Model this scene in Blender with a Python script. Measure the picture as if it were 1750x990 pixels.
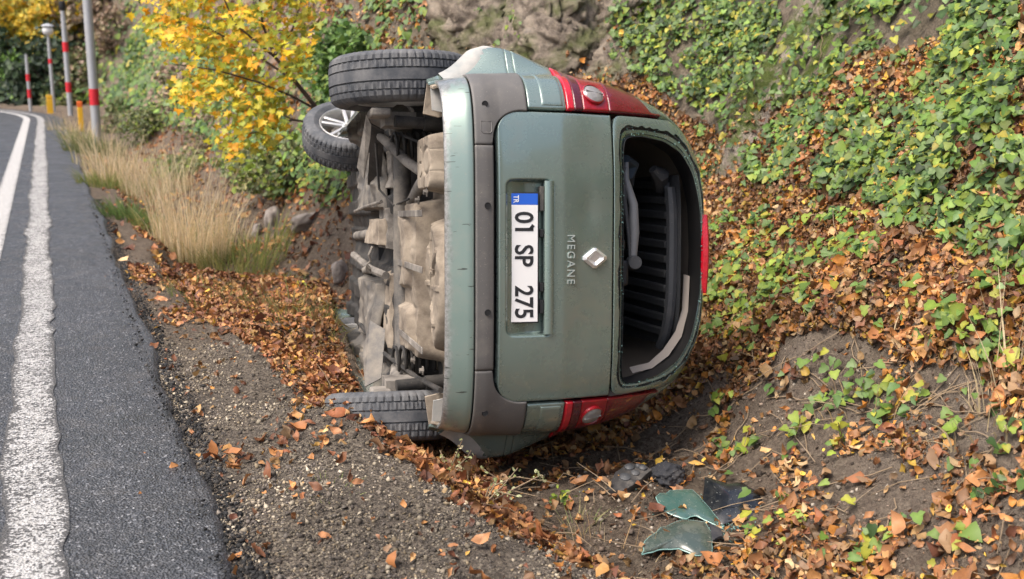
import bpy, bmesh, math, random
import numpy as np
from mathutils import Matrix, Vector
random.seed(7)
RNG = np.random.default_rng(11)
for o in list(bpy.data.objects): bpy.data.objects.remove(o)
sc = bpy.context.scene
col = sc.collection
R = math.radians

# ------------------------------------------------------------------ camera
CAM_YAW, CAM_PITCH, CAM_H, FPX = R(22.5), R(11.4), 1.5, 1900.0
cam_d = bpy.data.cameras.new('camera'); cam = bpy.data.objects.new('camera', cam_d); col.objects.link(cam)
cam.location = (0, 0, CAM_H)
cam.rotation_euler = (R(90) - CAM_PITCH, 0, -CAM_YAW)
cam_d.sensor_width = 36.0; cam_d.lens = FPX / 1750 * 36.0
cam_d.clip_start = 0.05; cam_d.clip_end = 2000
cam_d.dof.use_dof = True; cam_d.dof.focus_distance = 4.75; cam_d.dof.aperture_fstop = 3.2
sc.camera = cam
sc.render.resolution_x, sc.render.resolution_y = 1024, 579

# ------------------------------------------------------------------ light
SUN_EL, SUN_AZ = R(58), R(-104)       # azimuth from +Y towards +X; over the road and behind the camera
w = bpy.data.worlds.new('World'); sc.world = w; w.use_nodes = True
nt = w.node_tree; bg = nt.nodes['Background']
sky = nt.nodes.new('ShaderNodeTexSky'); sky.sky_type = 'NISHITA'; sky.sun_disc = False
sky.sun_elevation = SUN_EL; sky.sun_rotation = SUN_AZ
sky.air_density = 1.0; sky.dust_density = 6.0; sky.ozone_density = 0.6
nt.links.new(sky.outputs[0], bg.inputs[0]); bg.inputs[1].default_value = 0.13
sd = bpy.data.lights.new('sun', 'SUN'); sun = bpy.data.objects.new('sun', sd); col.objects.link(sun)
sd.energy = 1.5; sd.angle = R(32); sd.color = (1.0, 0.965, 0.91)
dirv = Vector((math.sin(SUN_AZ) * math.cos(SUN_EL), math.cos(SUN_AZ) * math.cos(SUN_EL), math.sin(SUN_EL)))
sun.rotation_euler = dirv.to_track_quat('Z', 'Y').to_euler()
sun.location = dirv * 60
sc.render.engine = 'CYCLES'
vs = sc.view_settings; vs.view_transform = 'Standard'; vs.look = 'None'; vs.gamma = 1.0; vs.use_curve_mapping = False
vs.exposure = 1.02

# photograph pixel <-> world helpers (numpy)
fw = np.array([math.sin(CAM_YAW) * math.cos(CAM_PITCH), math.cos(CAM_YAW) * math.cos(CAM_PITCH), -math.sin(CAM_PITCH)])
rt = np.array([math.cos(CAM_YAW), -math.sin(CAM_YAW), 0.0]); upv = np.cross(rt, fw); CP = np.array([0, 0, CAM_H])
def ray(px, py):
    d = fw * FPX + rt * (px - 875) - upv * (py - 495); return d / np.linalg.norm(d)
def dep(px, py, D):
    d = ray(px, py); return CP + d * D / (d @ fw)
def proj(P):
    v = np.asarray(P, float) - CP; z = v @ fw; z = np.where(z < 0.05, 0.05, z)
    return 875 + FPX * (v @ rt) / z, 495 - FPX * (v @ upv) / z, z
def inpoly(px, py, poly):
    r = np.zeros(np.shape(px), bool); n = len(poly)
    for i in range(n):
        x0, y0 = poly[i]; x1, y1 = poly[(i + 1) % n]
        if y0 == y1: continue
        c = ((y0 > py) != (y1 > py)) & (px < (x1 - x0) * (py - y0) / (y1 - y0) + x0)
        r ^= c
    return r

# ------------------------------------------------------------------ noise
def vnoise(P, seed=0):
    P = np.asarray(P, float); i = np.floor(P).astype(np.int64); f = P - i; f = f * f * (3 - 2 * f)
    def h(a, b, c):
        n = (a * 374761393 + b * 668265263 + c * 1442695041 + seed * 974711) & 0xffffffff
        n = ((n ^ (n >> 13)) * 1274126177) & 0xffffffff
        n = ((n ^ (n >> 16)) * 2246822519) & 0xffffffff
        return ((n ^ (n >> 15)) & 0xffffff) / 0xffffff
    x, y, z = i[..., 0], i[..., 1], i[..., 2]; u, v, w_ = f[..., 0], f[..., 1], f[..., 2]
    def lx(yy, zz): return h(x, yy, zz) * (1 - u) + h(x + 1, yy, zz) * u
    a = lx(y, z) * (1 - v) + lx(y + 1, z) * v
    b = lx(y, z + 1) * (1 - v) + lx(y + 1, z + 1) * v
    return (a * (1 - w_) + b * w_) * 2 - 1
def fbm(P, scale, oct=4, seed=0, gain=0.5):
    P = np.asarray(P, float) / scale; s = 0; a = 1
    for k in range(oct):
        s = s + a * vnoise(P * 2 ** k, seed + k * 17); a *= gain
    return s
def sstep(a, b, x):
    t = np.clip((x - a) / (b - a), 0, 1); return t * t * (3 - 2 * t)

# ------------------------------------------------------------------ materials
def mat(name, base=(0.5, 0.5, 0.5), rough=0.7, metal=0.0, coat=0.0, spec=None):
    m = bpy.data.materials.new(name); m.use_nodes = True; b = m.node_tree.nodes['Principled BSDF']
    b.inputs['Base Color'].default_value = (*base, 1); b.inputs['Roughness'].default_value = rough
    b.inputs['Metallic'].default_value = metal; b.inputs['Coat Weight'].default_value = coat
    if coat: b.inputs['Coat Roughness'].default_value = 0.06
    if spec is not None: b.inputs['Specular IOR Level'].default_value = spec
    return m
class NT:
    """small node helper"""
    def __init__(s, m): s.t = m.node_tree; s.n = s.t.nodes; s.b = s.n['Principled BSDF']
    def new(s, ty, **kw):
        x = s.n.new(ty)
        for k, v in kw.items(): setattr(x, k, v)
        return x
    def lk(s, a, b): s.t.links.new(a, b)
    def coord(s, which='Object'):
        return s.new('ShaderNodeTexCoord').outputs[which]
    def noise(s, vec, scale, detail=4, rough=0.55, dist=0.0):
        n = s.new('ShaderNodeTexNoise'); n.inputs['Scale'].default_value = scale; n.inputs['Detail'].default_value = detail
        n.inputs['Roughness'].default_value = rough; n.inputs['Distortion'].default_value = dist
        if vec is not None: s.lk(vec, n.inputs['Vector'])
        return n.outputs[0]
    def voro(s, vec, scale, feature='F1', out='Distance'):
        n = s.new('ShaderNodeTexVoronoi'); n.feature = feature; n.inputs['Scale'].default_value = scale
        s.lk(vec, n.inputs['Vector']); return n.outputs[out]
    def ramp(s, fac, stops, interp='LINEAR'):
        r = s.new('ShaderNodeValToRGB'); r.color_ramp.interpolation = interp; e = r.color_ramp.elements
        while len(e) < len(stops): e.new(0.5)
        for el, (p, c) in zip(e, stops):
            el.position = p; el.color = (*c, 1) if len(c) == 3 else c
        s.lk(fac, r.inputs[0]); return r.outputs[0]
    def mix(s, fac, a, b, blend='MIX'):
        m = s.new('ShaderNodeMix'); m.data_type = 'RGBA'; m.blend_type = blend
        for sock, v in ((m.inputs[0], fac), (m.inputs[6], a), (m.inputs[7], b)):
            if hasattr(v, 'links'): s.lk(v, sock)
            elif isinstance(v, (int, float)): sock.default_value = v
            else: sock.default_value = (*v, 1)
        return m.outputs[2]
    def math(s, op, a, b=0.5, clamp=False):
        m = s.new('ShaderNodeMath'); m.operation = op; m.use_clamp = clamp
        for sock, v in ((m.inputs[0], a), (m.inputs[1], b)):
            if hasattr(v, 'links'): s.lk(v, sock)
            else: sock.default_value = v
        return m.outputs[0]
    def attr(s, name, out='Fac'):
        a = s.new('ShaderNodeAttribute'); a.attribute_name = name; return a.outputs[out]
    def bump(s, height, strength=0.5, dist=0.01, prev=None):
        b = s.new('ShaderNodeBump'); b.inputs['Strength'].default_value = strength; b.inputs['Distance'].default_value = dist
        s.lk(height, b.inputs['Height'])
        if prev is not None: s.lk(prev, b.inputs['Normal'])
        return b.outputs[0]
    def col(s, v): s.lk(v, s.b.inputs['Base Color'])
    def rough(s, v): s.lk(v, s.b.inputs['Roughness'])
    def nrm(s, v): s.lk(v, s.b.inputs['Normal'])
BW = ((0, (0, 0, 0)), (1, (1, 1, 1)))
def g(v): return (v, v, v)

M = {}
# ground: dirt, gravel, rock by where the place has them
m = M['ground'] = mat('ground', rough=0.95, spec=0.2); n = NT(m); P = n.coord()
d1 = n.ramp(n.noise(P, 3, 8, 0.65), ((0.3, (0.085, 0.062, 0.045)), (0.55, (0.15, 0.112, 0.085)), (0.75, (0.23, 0.18, 0.14))))
sp = n.ramp(n.voro(P, 60, out='Color'), ((0.0, (0.06, 0.045, 0.035)), (0.5, (0.17, 0.135, 0.1)), (1.0, (0.36, 0.3, 0.22))))
dirt = n.mix(0.4, d1, sp)
gv = n.ramp(n.voro(P, 95, out='Color'), ((0.0, (0.055, 0.045, 0.038)), (0.4, (0.15, 0.125, 0.10)), (0.7, (0.25, 0.21, 0.165)), (1.0, (0.42, 0.36, 0.27))))
gv = n.mix(n.ramp(n.noise(P, 2.2, 5), ((0.4, g(0)), (0.65, g(0.6)))), gv, (0.12, 0.1, 0.085))
rk = n.ramp(n.noise(P, 4.5, 10, 0.7, 0.4), ((0.30, (0.10, 0.078, 0.06)), (0.42, (0.27, 0.225, 0.19)), (0.55, (0.46, 0.39, 0.32)), (0.7, (0.30, 0.275, 0.26))))
c = n.mix(n.attr('gravel'), dirt, gv); c = n.mix(n.attr('rock'), c, rk)
mossf = n.math('MULTIPLY', n.attr('moss'), n.ramp(n.noise(P, 5, 6, 0.7), ((0.42, g(0)), (0.55, g(1)))))
c = n.mix(mossf, c, (0.09, 0.13, 0.022)); n.col(c)
b1 = n.bump(n.noise(P, 22, 10, 0.75), 1.0, 0.06); b2 = n.bump(n.voro(P, 75), 0.5, 0.012, b1); n.nrm(b2)
# asphalt
m = M['asphalt'] = mat('asphalt', rough=0.6, spec=0.5); n = NT(m); P = n.coord()
ag = n.ramp(n.voro(P, 120, out='Color'), ((0.0, (0.014, 0.015, 0.017)), (0.5, (0.036, 0.038, 0.042)), (0.82, (0.082, 0.085, 0.092)), (1.0, (0.36, 0.36, 0.37))))
ag = n.mix(n.ramp(n.noise(P, 0.9, 5), ((0.35, g(0)), (0.7, g(1)))), ag, n.mix(1.0, ag, (1.25, 1.26, 1.3), 'MULTIPLY'))
st = n.ramp(n.noise(P, 5, 6, 0.6), ((0.5, g(0)), (0.75, g(0.35))))
ag = n.mix(st, ag, (0.13, 0.12, 0.11)); n.col(ag)
n.rough(n.ramp(n.noise(P, 2.5, 4), ((0.3, g(0.32)), (0.7, g(0.62)))))
b1 = n.bump(n.voro(P, 110), 1.0, 0.008); b2 = n.bump(n.noise(P, 45, 4, 0.7), 0.5, 0.006, b1); n.nrm(b2)
# worn thick line paint and fresh line paint
def paint(name, lo, hi, scale=(60, 9)):
    m = M[name] = mat(name, rough=0.75); n = NT(m); P = n.coord()
    ag = n.new('ShaderNodeSeparateColor'); n.lk(n.voro(P, 110, out='Color'), ag.inputs[0])
    wear = n.math('ADD', n.math('MULTIPLY', ag.outputs[0], 0.26), n.math('MULTIPLY', n.noise(P, 24, 6, 0.75), 0.42))
    wear = n.math('ADD', wear, n.math('MULTIPLY', n.noise(P, 5, 5, 0.65), 0.32))
    wear = n.math('ADD', wear, n.math('MULTIPLY', n.attr('edge'), 0.22))
    f = n.ramp(wear, ((lo, g(0)), (hi, g(1))))
    wh = n.ramp(n.noise(P, 30, 6, 0.7), ((0.3, (0.30, 0.295, 0.28)), (0.62, (0.54, 0.53, 0.52))))
    n.col(n.mix(f, wh, (0.085, 0.083, 0.082)))
    b1 = n.bump(n.voro(P, 100), 0.9, 0.008); n.nrm(n.bump(n.noise(P, 30, 6, 0.75), 0.8, 0.012, b1))
paint('worn_paint', 0.50, 0.56); paint('fresh_paint', 0.66, 0.74)
# car paint
def dusty(name, base, rough, metal, coat, dust=(0.36, 0.32, 0.27), lo=0.5, hi=0.85, amt=0.45, scratch=0.0):
    m = M[name] = mat(name, base, rough, metal, coat); n = NT(m); P = n.coord()
    f = n.ramp(n.noise(P, 7, 8, 0.7), ((lo, g(0)), (hi, g(amt))))
    cc = n.mix(f, base, dust)
    sm = n.ramp(n.noise(P, 1.6, 3), ((0.35, g(0.92)), (0.65, g(1.06))))
    cc = n.mix(1.0, cc, sm, 'MULTIPLY')
    fl = n.ramp(n.noise(P, 160, 2, 0.5), ((0.66, g(0)), (0.74, g(0.45))))
    cc = n.mix(fl, cc, dust)
    if scratch:
        cc = n.mix(n.attr('scrape'), cc, n.ramp(n.noise(P, 60, 5, 0.7), ((0.35, (0.15, 0.145, 0.14)), (0.6, (0.33, 0.325, 0.32)))))
        mp = n.new('ShaderNodeMapping'); mp.inputs['Scale'].default_value = (4, 38, 5); n.lk(P, mp.inputs[0])
        sx = n.ramp(n.noise(mp.outputs[0], 1.6, 3, 0.6, 0.3), ((0.655, g(0)), (0.675, g(scratch))))
        cc = n.mix(sx, cc, (0.05, 0.055, 0.05))
    n.col(cc); n.rough(n.ramp(f, ((0, g(rough)), (1, g(min(1, rough + 0.35))))))
    if metal: n.b.inputs['Metallic'].default_value = metal
dusty('car_paint', (0.235, 0.312, 0.282), 0.27, 0.52, 1.0, lo=0.5, hi=0.95, amt=0.45)
dusty('bumper_paint', (0.215, 0.288, 0.258), 0.36, 0.4, 0.6, scratch=0.9)
dusty('trim_plastic', (0.118, 0.113, 0.108), 0.55, 0, 0, amt=0.35)
dusty('scraped', (0.27, 0.285, 0.28), 0.7, 0, 0, dust=(0.5, 0.47, 0.43), lo=0.35, hi=0.7, amt=0.9)
dusty('under_dust', (0.15, 0.12, 0.092), 0.9, 0, 0, dust=(0.35, 0.295, 0.23), lo=0.36, hi=0.62, amt=0.95)
dusty('under_metal', (0.10, 0.09, 0.08), 0.75, 0.2, 0, dust=(0.42, 0.38, 0.33), lo=0.38, hi=0.72, amt=0.85)
dusty('under_grey', (0.085, 0.08, 0.075), 0.6, 0.2, 0, dust=(0.30, 0.265, 0.22), lo=0.40, hi=0.66, amt=0.85)
dusty('under_black', (0.018, 0.017, 0.016), 0.75, 0, 0, dust=(0.16, 0.14, 0.12), lo=0.45, hi=0.8, amt=0.5)
m = M['rubber'] = mat('rubber', (0.05, 0.054, 0.06), 0.72, spec=0.35); n = NT(m); P = n.coord()
n.col(n.mix(n.ramp(n.noise(P, 9, 8, 0.7), ((0.40, g(0)), (0.75, g(0.7)))), (0.062, 0.067, 0.076), (0.22, 0.215, 0.21)))
n.nrm(n.bump(n.noise(P, 90, 3), 0.25, 0.004))
M['black'] = mat('black_plastic', (0.012, 0.012, 0.013), 0.55)
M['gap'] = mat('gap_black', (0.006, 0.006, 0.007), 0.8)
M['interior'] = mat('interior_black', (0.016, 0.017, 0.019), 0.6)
dusty('interior_grey', (0.05, 0.053, 0.058), 0.55, 0, 0, amt=0.15)
dusty('grey_plastic', (0.16, 0.165, 0.175), 0.5, 0, 0, amt=0.3)
dusty('beige_trim', (0.33, 0.285, 0.245), 0.85, 0, 0, amt=0.3)
dusty('seal', (0.022, 0.023, 0.022), 0.7, 0, 0, dust=(0.28, 0.25, 0.21), lo=0.52, hi=0.75, amt=0.6)
M['chrome'] = mat('chrome', (0.85, 0.84, 0.82), 0.32, 0.65)
dusty('alloy', (0.62, 0.61, 0.59), 0.4, 0.6, 0, amt=0.25)
M['plate_white'] = mat('plate_white', (0.78, 0.77, 0.76), 0.45, coat=0.2)
M['plate_blue'] = mat('plate_blue', (0.015, 0.11, 0.58), 0.4, coat=0.2)
M['print_black'] = mat('print_black', (0.015, 0.015, 0.017), 0.5)
M['print_white'] = mat('print_white', (0.75, 0.76, 0.78), 0.5)
M['letter'] = mat('letter_metal', (0.5, 0.55, 0.52), 0.35, 0.5)
def lens(name, base, rough=0.18):
    m = M[name] = mat(name, base, rough, coat=0.8); n = NT(m); P = n.coord()
    mp = n.new('ShaderNodeMapping'); mp.inputs['Scale'].default_value = (1, 1, 1); n.lk(P, mp.inputs[0])
    n.nrm(n.bump(n.voro(mp.outputs[0], 130), 0.35, 0.004))
    n.col(n.mix(n.ramp(n.noise(P, 40, 3), ((0.35, g(0)), (0.7, g(0.5)))), base, tuple(c * 0.45 for c in base)))
lens('lens_red', (0.33, 0.006, 0.014)); lens('lens_dark', (0.10, 0.008, 0.016)); lens('lens_bright', (0.62, 0.012, 0.03)); lens('lens_clear', (0.28, 0.27, 0.26))
lens('lens_tip', (0.17, 0.006, 0.012))
def glassy(name, base, alpha_dust, rough=0.1):
    m = M[name] = mat(name, base, rough, coat=0.6); n = NT(m); P = n.coord()
    f = n.ramp(n.noise(P, 18, 7, 0.7), ((0.45, g(0)), (0.75, g(alpha_dust))))
    f2 = n.ramp(n.noise(P, 120, 2), ((0.68, g(0)), (0.74, g(0.6))))
    n.col(n.mix(f2, n.mix(f, base, (0.25, 0.24, 0.2)), (0.45, 0.46, 0.42)))
    n.b.inputs['Transmission Weight'].default_value = 0.0
    n.rough(n.ramp(f, ((0, g(rough)), (1, g(0.6)))))
glassy('glass_teal', (0.045, 0.10, 0.088), 0.25); glassy('glass_black', (0.008, 0.01, 0.013), 0.12, 0.25); glassy('glass_olive', (0.052, 0.072, 0.062), 0.4, 0.25)
M['glass_edge'] = mat('glass_edge', (0.2, 0.36, 0.33), 0.3)
dusty('cloth_black', (0.02, 0.021, 0.026), 0.85, 0, 0, amt=0.2)
dusty('mirror_shell', (0.035, 0.033, 0.032), 0.5, 0, 0, amt=0.5)
# vegetation: colour comes from each leaf
def leafmat(name, rough=0.6, trans=0.25, spec=0.35, attr='Col'):
    m = M[name] = mat(name, rough=rough, spec=spec); n = NT(m); P = n.coord()
    c = n.attr(attr, 'Color')
    c = n.mix(1.0, c, n.ramp(n.noise(P, 70, 3), ((0.3, g(0.8)), (0.7, g(1.15)))), 'MULTIPLY')
    n.col(c)
    tr = n.new('ShaderNodeBsdfTranslucent'); n.lk(c, tr.inputs[0])
    mx = n.new('ShaderNodeMixShader'); mx.inputs[0].default_value = trans
    out = n.n['Material Output']; n.lk(n.b.outputs[0], mx.inputs[1]); n.lk(tr.outputs[0], mx.inputs[2]); n.lk(mx.outputs[0], out.inputs[0])
leafmat('leaf_dry', 0.55, 0.15); leafmat('leaf_green', 0.5, 0.25, 0.35); leafmat('leaf_yellow', 0.5, 0.35); leafmat('grass', 0.7, 0.45)
leafmat('pebble', 0.85, 0.0, 0.25)
dusty('bark', (0.075, 0.055, 0.042), 0.9, 0, 0, amt=0.3)
dusty('twig', (0.22, 0.16, 0.10), 0.9, 0, 0, amt=0.3)
m = M['stone'] = mat('stone', rough=0.9); n = NT(m); P = n.coord()
n.col(n.ramp(n.noise(P, 6, 9, 0.7), ((0.3, (0.1, 0.085, 0.075)), (0.55, (0.24, 0.21, 0.19)), (0.75, (0.34, 0.3, 0.27)))))
n.nrm(n.bump(n.noise(P, 20, 8, 0.7), 0.8, 0.02))
dusty('pole_grey', (0.42, 0.43, 0.45), 0.5, 0.4, 0, amt=0.3); dusty('band_red', (0.6, 0.015, 0.03), 0.5, 0, 0, amt=0.1, lo=0.6)
dusty('post_yellow', (0.72, 0.40, 0.015), 0.5, 0, 0, amt=0.15, lo=0.6); dusty('post_orange', (0.75, 0.14, 0.02), 0.5, 0, 0, amt=0.1, lo=0.6)
M['globe'] = mat('globe_white', (0.75, 0.74, 0.72), 0.35)

# ------------------------------------------------------------------ mesh helpers
def link(name, V, F, m, parent=None, smooth=True, colors=None, attrs=None):
    me = bpy.data.meshes.new(name)
    V = np.asarray(V, np.float32)
    if isinstance(F, np.ndarray):                     # equal-sized faces, fast path
        nf, k = F.shape
        me.vertices.add(len(V)); me.vertices.foreach_set('co', V.ravel())
        me.loops.add(nf * k); me.loops.foreach_set('vertex_index', F.astype(np.int32).ravel())
        me.polygons.add(nf); me.polygons.foreach_set('loop_start', np.arange(0, nf * k, k, dtype=np.int32))
    else:
        me.from_pydata([tuple(v) for v in V.tolist()], [], [tuple(f) for f in F])
    if smooth: me.polygons.foreach_set('use_smooth', np.ones(len(me.polygons), bool))
    if colors is not None:
        a = me.attributes.new('Col', 'FLOAT_COLOR', 'POINT')
        c4 = np.ones((len(V), 4), np.float32); c4[:, :3] = colors; a.data.foreach_set('color', c4.ravel())
    for k, v in (attrs or {}).items():
        a = me.attributes.new(k, 'FLOAT', 'POINT'); a.data.foreach_set('value', np.asarray(v, np.float32))
    me.update(); me.validate()
    if m is not None: me.materials.append(m)
    o = bpy.data.objects.new(name, me); col.objects.link(o)
    if parent is not None: o.parent = parent
    return o
def empty(name, loc=(0, 0, 0)):
    o = bpy.data.objects.new(name, None); col.objects.link(o); o.location = loc; o.empty_display_size = 0.1; return o
def tag(o, label=None, cat=None, group=None, kind=None):
    if label: o['label'] = label
    if cat: o['category'] = cat
    if group: o['group'] = group
    if kind: o['kind'] = kind
    return o
class MB:
    def __init__(s): s.V = []; s.F = []
    def add(s, V, F):
        b = len(s.V); s.V += [tuple(map(float, v)) for v in V]; s.F += [tuple(b + int(i) for i in f) for f in F]
    def box(s, x0, x1, y0, y1, z0, z1, M4=None, taper=0.0):
        V = [Vector((x, y, z)) for x in (x0, x1) for y in (y0, y1) for z in (z0, z1)]
        if M4 is not None: V = [M4 @ v for v in V]
        s.add(V, [(0, 1, 3, 2), (4, 6, 7, 5), (0, 4, 5, 1), (2, 3, 7, 6), (0, 2, 6, 4), (1, 5, 7, 3)])
    def tube(s, pts, rad, n=10, cap=True):
        pts = [np.asarray(p, float) for p in pts]; k = len(pts)
        rads = rad if hasattr(rad, '__len__') else [rad] * k
        V = []; prev = None
        for i in range(k):
            t = pts[min(i + 1, k - 1)] - pts[max(i - 1, 0)]; t = t / (np.linalg.norm(t) + 1e-9)
            if prev is None:
                a = np.array([0, 0, 1.0]) if abs(t[2]) < 0.9 else np.array([1.0, 0, 0])
            else: a = prev
            e = a - t * (a @ t); e /= np.linalg.norm(e); prev = e; f = np.cross(t, e)
            for j in range(n):
                th = 2 * math.pi * j / n; V.append(pts[i] + rads[i] * (e * math.cos(th) + f * math.sin(th)))
        F = [(i * n + j, i * n + (j + 1) % n, (i + 1) * n + (j + 1) % n, (i + 1) * n + j) for i in range(k - 1) for j in range(n)]
        if cap: F += [tuple(range(n))[::-1], tuple((k - 1) * n + j for j in range(n))]
        s.add(V, F)
    def lathe(s, prof, n, M4, close=False):
        """prof: list of (radius, axial); axis local Z"""
        k = len(prof); V = []
        for j in range(n):
            th = 2 * math.pi * j / n
            for (r, a) in prof: V.append(M4 @ Vector((r * math.cos(th), r * math.sin(th), a)))
        F = [(j * k + i, ((j + 1) % n) * k + i, ((j + 1) % n) * k + i + 1, j * k + i + 1) for j in range(n) for i in range(k - 1)]
        s.add(V, F)
    def build(s, name, m, parent=None, smooth=False, bevel=0.0):
        o = link(name, np.array(s.V), s.F, m, parent, smooth)
        if bevel:
            md = o.modifiers.new('bevel', 'BEVEL'); md.width = bevel; md.segments = 2; md.limit_method = 'ANGLE'
            for p in o.data.polygons: p.use_smooth = True
            o.data.set_sharp_from_angle(angle=R(40))
        elif smooth: o.data.set_sharp_from_angle(angle=R(42))
        return o

# ------------------------------------------------------------------ terrain
def xcurve(y): return -np.where(y > 34, (np.minimum(y, 90) - 34) ** 2 / (2 * 26.0), 0.0)
XS = ([-60, 2, 2.9, 3.5, 4.0, 4.4, 4.8, 5.6, 6.8, 8.5, 12, 20, 45], [1.75, 1.72, 1.55, 1.42, 1.33, 1.22, 1.08, 1.0, 0.92, 0.74, 0.7, 0.8, 0.8])
XF = ([-60, 1, 3, 4, 6.8, 7.6, 8.6, 9.8, 14, 25, 38, 46, 60], [2.15, 2.2, 2.42, 2.58, 3.05, 3.05, 2.5, 2.05, 1.95, 1.9, 2.2, 5.5, 7.0])
ZD = ([-60, 1, 3, 4.3, 5.2, 6.5, 8.2, 10, 13, 25, 60], [-0.2, -0.22, -0.29, -0.31, -0.36, -0.5, -0.72, -0.45, -0.25, -0.15, -0.1])
ROCK1 = [(770, -300), (1130, -300), (1110, 0), (1060, 90), (1030, 140), (920, 120), (740, 105), (760, 40)]
ROCK2 = [(1390, -60), (1440, -60), (1400, 60), (1330, 190), (1270, 290), (1210, 310), (1230, 230), (1310, 140)]
def height(x, y, fine=True):
    x = np.asarray(x, float); y = np.asarray(y, float)
    X = x - xcurve(y)
    xs = np.interp(y, *XS); xf = np.interp(y, *XF); zd = np.interp(y, *ZD)
    Pn = np.stack([x, y, np.zeros_like(x)], -1)
    z = np.full(x.shape, -0.045)
    wob = 0.10 * vnoise(Pn / 0.55, 5) + 0.05 * vnoise(Pn / 0.2, 6)
    e = sstep(0.44, 0.62, X + wob * 0.35)
    z = z - 0.012 * e - 0.05 * sstep(0.5, 1.6, X)
    t = sstep(-0.05, 0.42, X - xs + wob)
    z = z * (1 - t) + zd * t
    # crest of gravel pushed up by the wheel
    z += 0.10 * np.exp(-((X - 1.03 - (4.7 - y) * 0.45) / 0.17) ** 2 - ((y - 4.62) / 0.28) ** 2)
    bank = -0.05 - 0.20 * (X - 0.9) - 6 * np.clip(X - 1.62 - 0.16 * (y - 6.5), 0, 9)
    z = np.where((X > 0.9), z + (np.maximum(z, bank) - z) * sstep(5.2, 6.0, y) * sstep(10.5, 8.5, y), z)
    far = sstep(8.5, 11, y)
    dx = X - xf + 0.15 * vnoise(Pn / 1.3, 9) * sstep(-0.2, 0.5, X - xf)
    k = 0.62 + 0.5 * far
    soft = 0.12 * np.log1p(np.exp(np.clip((dx - 0.0) / 0.12, -40, 40)))
    soft2 = 0.2 * np.log1p(np.exp(np.clip((dx - 0.75 + 0.45 * far) / 0.2, -40, 40)))
    hill = k * soft + 0.95 * soft2
    hill = np.where(hill > 9, 9 + (hill - 9) * 0.25, hill); hill = np.where(hill > 14, 14, hill)
    z += hill
    # left of the road a verge falling gently away
    z -= 0.9 * sstep(-8.5, -16, X)
    if fine:
        H = sstep(0.0, 0.9, dx)
        g0 = e * (1 - t)
        z += H * (0.16 * fbm(Pn, 1.1, 3, 21) + 0.045 * fbm(Pn, 0.28, 3, 33))
        z += (t * (1 - H)) * (0.045 * fbm(Pn, 0.4, 3, 41) + 0.015 * fbm(Pn, 0.09, 2, 43))
        z += g0 * (0.022 * fbm(Pn, 0.5, 3, 51) + 0.008 * fbm(Pn, 0.06, 2, 53))
        px, py, _ = proj(np.stack([x, y, z], -1))
        rk = np.clip(X - xf, 0, 1) * (inpoly(px, py, ROCK1) | inpoly(px, py, ROCK2)) * (y < 16)
        z += rk * (0.30 * np.abs(fbm(Pn * np.array([1, 1.6, 1]), 0.6, 5, 61, 0.6)) - 0.1)
    return z
xs_ = np.concatenate([[-400, -150, -60, -30, -18], np.linspace(-14, 0.2, 22), np.arange(0.25, 2.2, 0.03), np.arange(2.2, 5.2, 0.022), np.geomspace(5.25, 14, 40), [18, 25, 40, 80, 160, 400]])
ys_ = np.concatenate([[-300, -80, -25, -8, -3, 0, 1], np.arange(1.5, 6.5, 0.03), np.geomspace(6.53, 60, 210), [65, 75, 90, 130, 220, 500]])
XX, YY = np.meshgrid(xs_ + 0.0, ys_)
XX = XX + xcurve(YY)
ZZ = height(XX, YY)
nx, ny = len(xs_), len(ys_)
V = np.stack([XX, YY, ZZ], -1).reshape(-1, 3)
ii = np.arange((ny - 1) * (nx - 1)); r_, c_ = ii // (nx - 1), ii % (nx - 1)
F = np.stack([r_ * nx + c_, r_ * nx + c_ + 1, (r_ + 1) * nx + c_ + 1, (r_ + 1) * nx + c_], 1)
px, py, _ = proj(V)
Xr = V[:, 0] - xcurve(V[:, 1]); xsv = np.interp(V[:, 1], *XS); xfv = np.interp(V[:, 1], *XF)
gravel = (0.15 + 0.85 * sstep(8.0, 5.0, V[:, 1])) * (1 - sstep(0.0, 0.3, Xr - xsv + 0.1 * vnoise(V / 0.3, 71))) * sstep(-0.2, 0.1, Xr)
rock = np.clip((Xr - xfv) * 2, 0, 1) * (0.9 * (inpoly(px, py, ROCK1) | inpoly(px, py, ROCK2)) + 0.25)
moss = np.clip((Xr - xfv - 0.4), 0, 1) * (0.12 + 0.8 * (inpoly(px, py, [(1290, 60), (1430, -20), (1430, 60), (1290, 300), (1200, 300)])))
ground = link('ground', V, F, M['ground'], attrs=dict(gravel=gravel, rock=rock, moss=moss)); tag(ground, 'brown earth bank, ditch and gravel shoulder beside the road', 'ground', kind='structure')
GNX = np.gradient(ZZ, axis=1) / np.gradient(xs_)[None, :]; GNY_ = np.gradient(ZZ, axis=0) / np.gradient(ys_)[:, None]
_cs = np.gradient(xcurve(ys_), ys_)[:, None]; GNY = GNY_ - GNX * _cs
def glook(G, x, y):
    x = np.asarray(x, float); y = np.asarray(y, float); X = x - xcurve(y)
    i = np.clip(np.searchsorted(xs_, X) - 1, 0, len(xs_) - 2); j = np.clip(np.searchsorted(ys_, y) - 1, 0, len(ys_) - 2)
    a = np.clip((X - xs_[i]) / (xs_[i + 1] - xs_[i]), 0, 1); b = np.clip((y - ys_[j]) / (ys_[j + 1] - ys_[j]), 0, 1)
    return (G[j, i] * (1 - a) + G[j, i + 1] * a) * (1 - b) + (G[j + 1, i] * (1 - a) + G[j + 1, i + 1] * a) * b
def gz(x, y): return glook(ZZ, x, y)
def gh(x, y): return float(glook(ZZ, np.array([x]), np.array([y]))[0])
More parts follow.
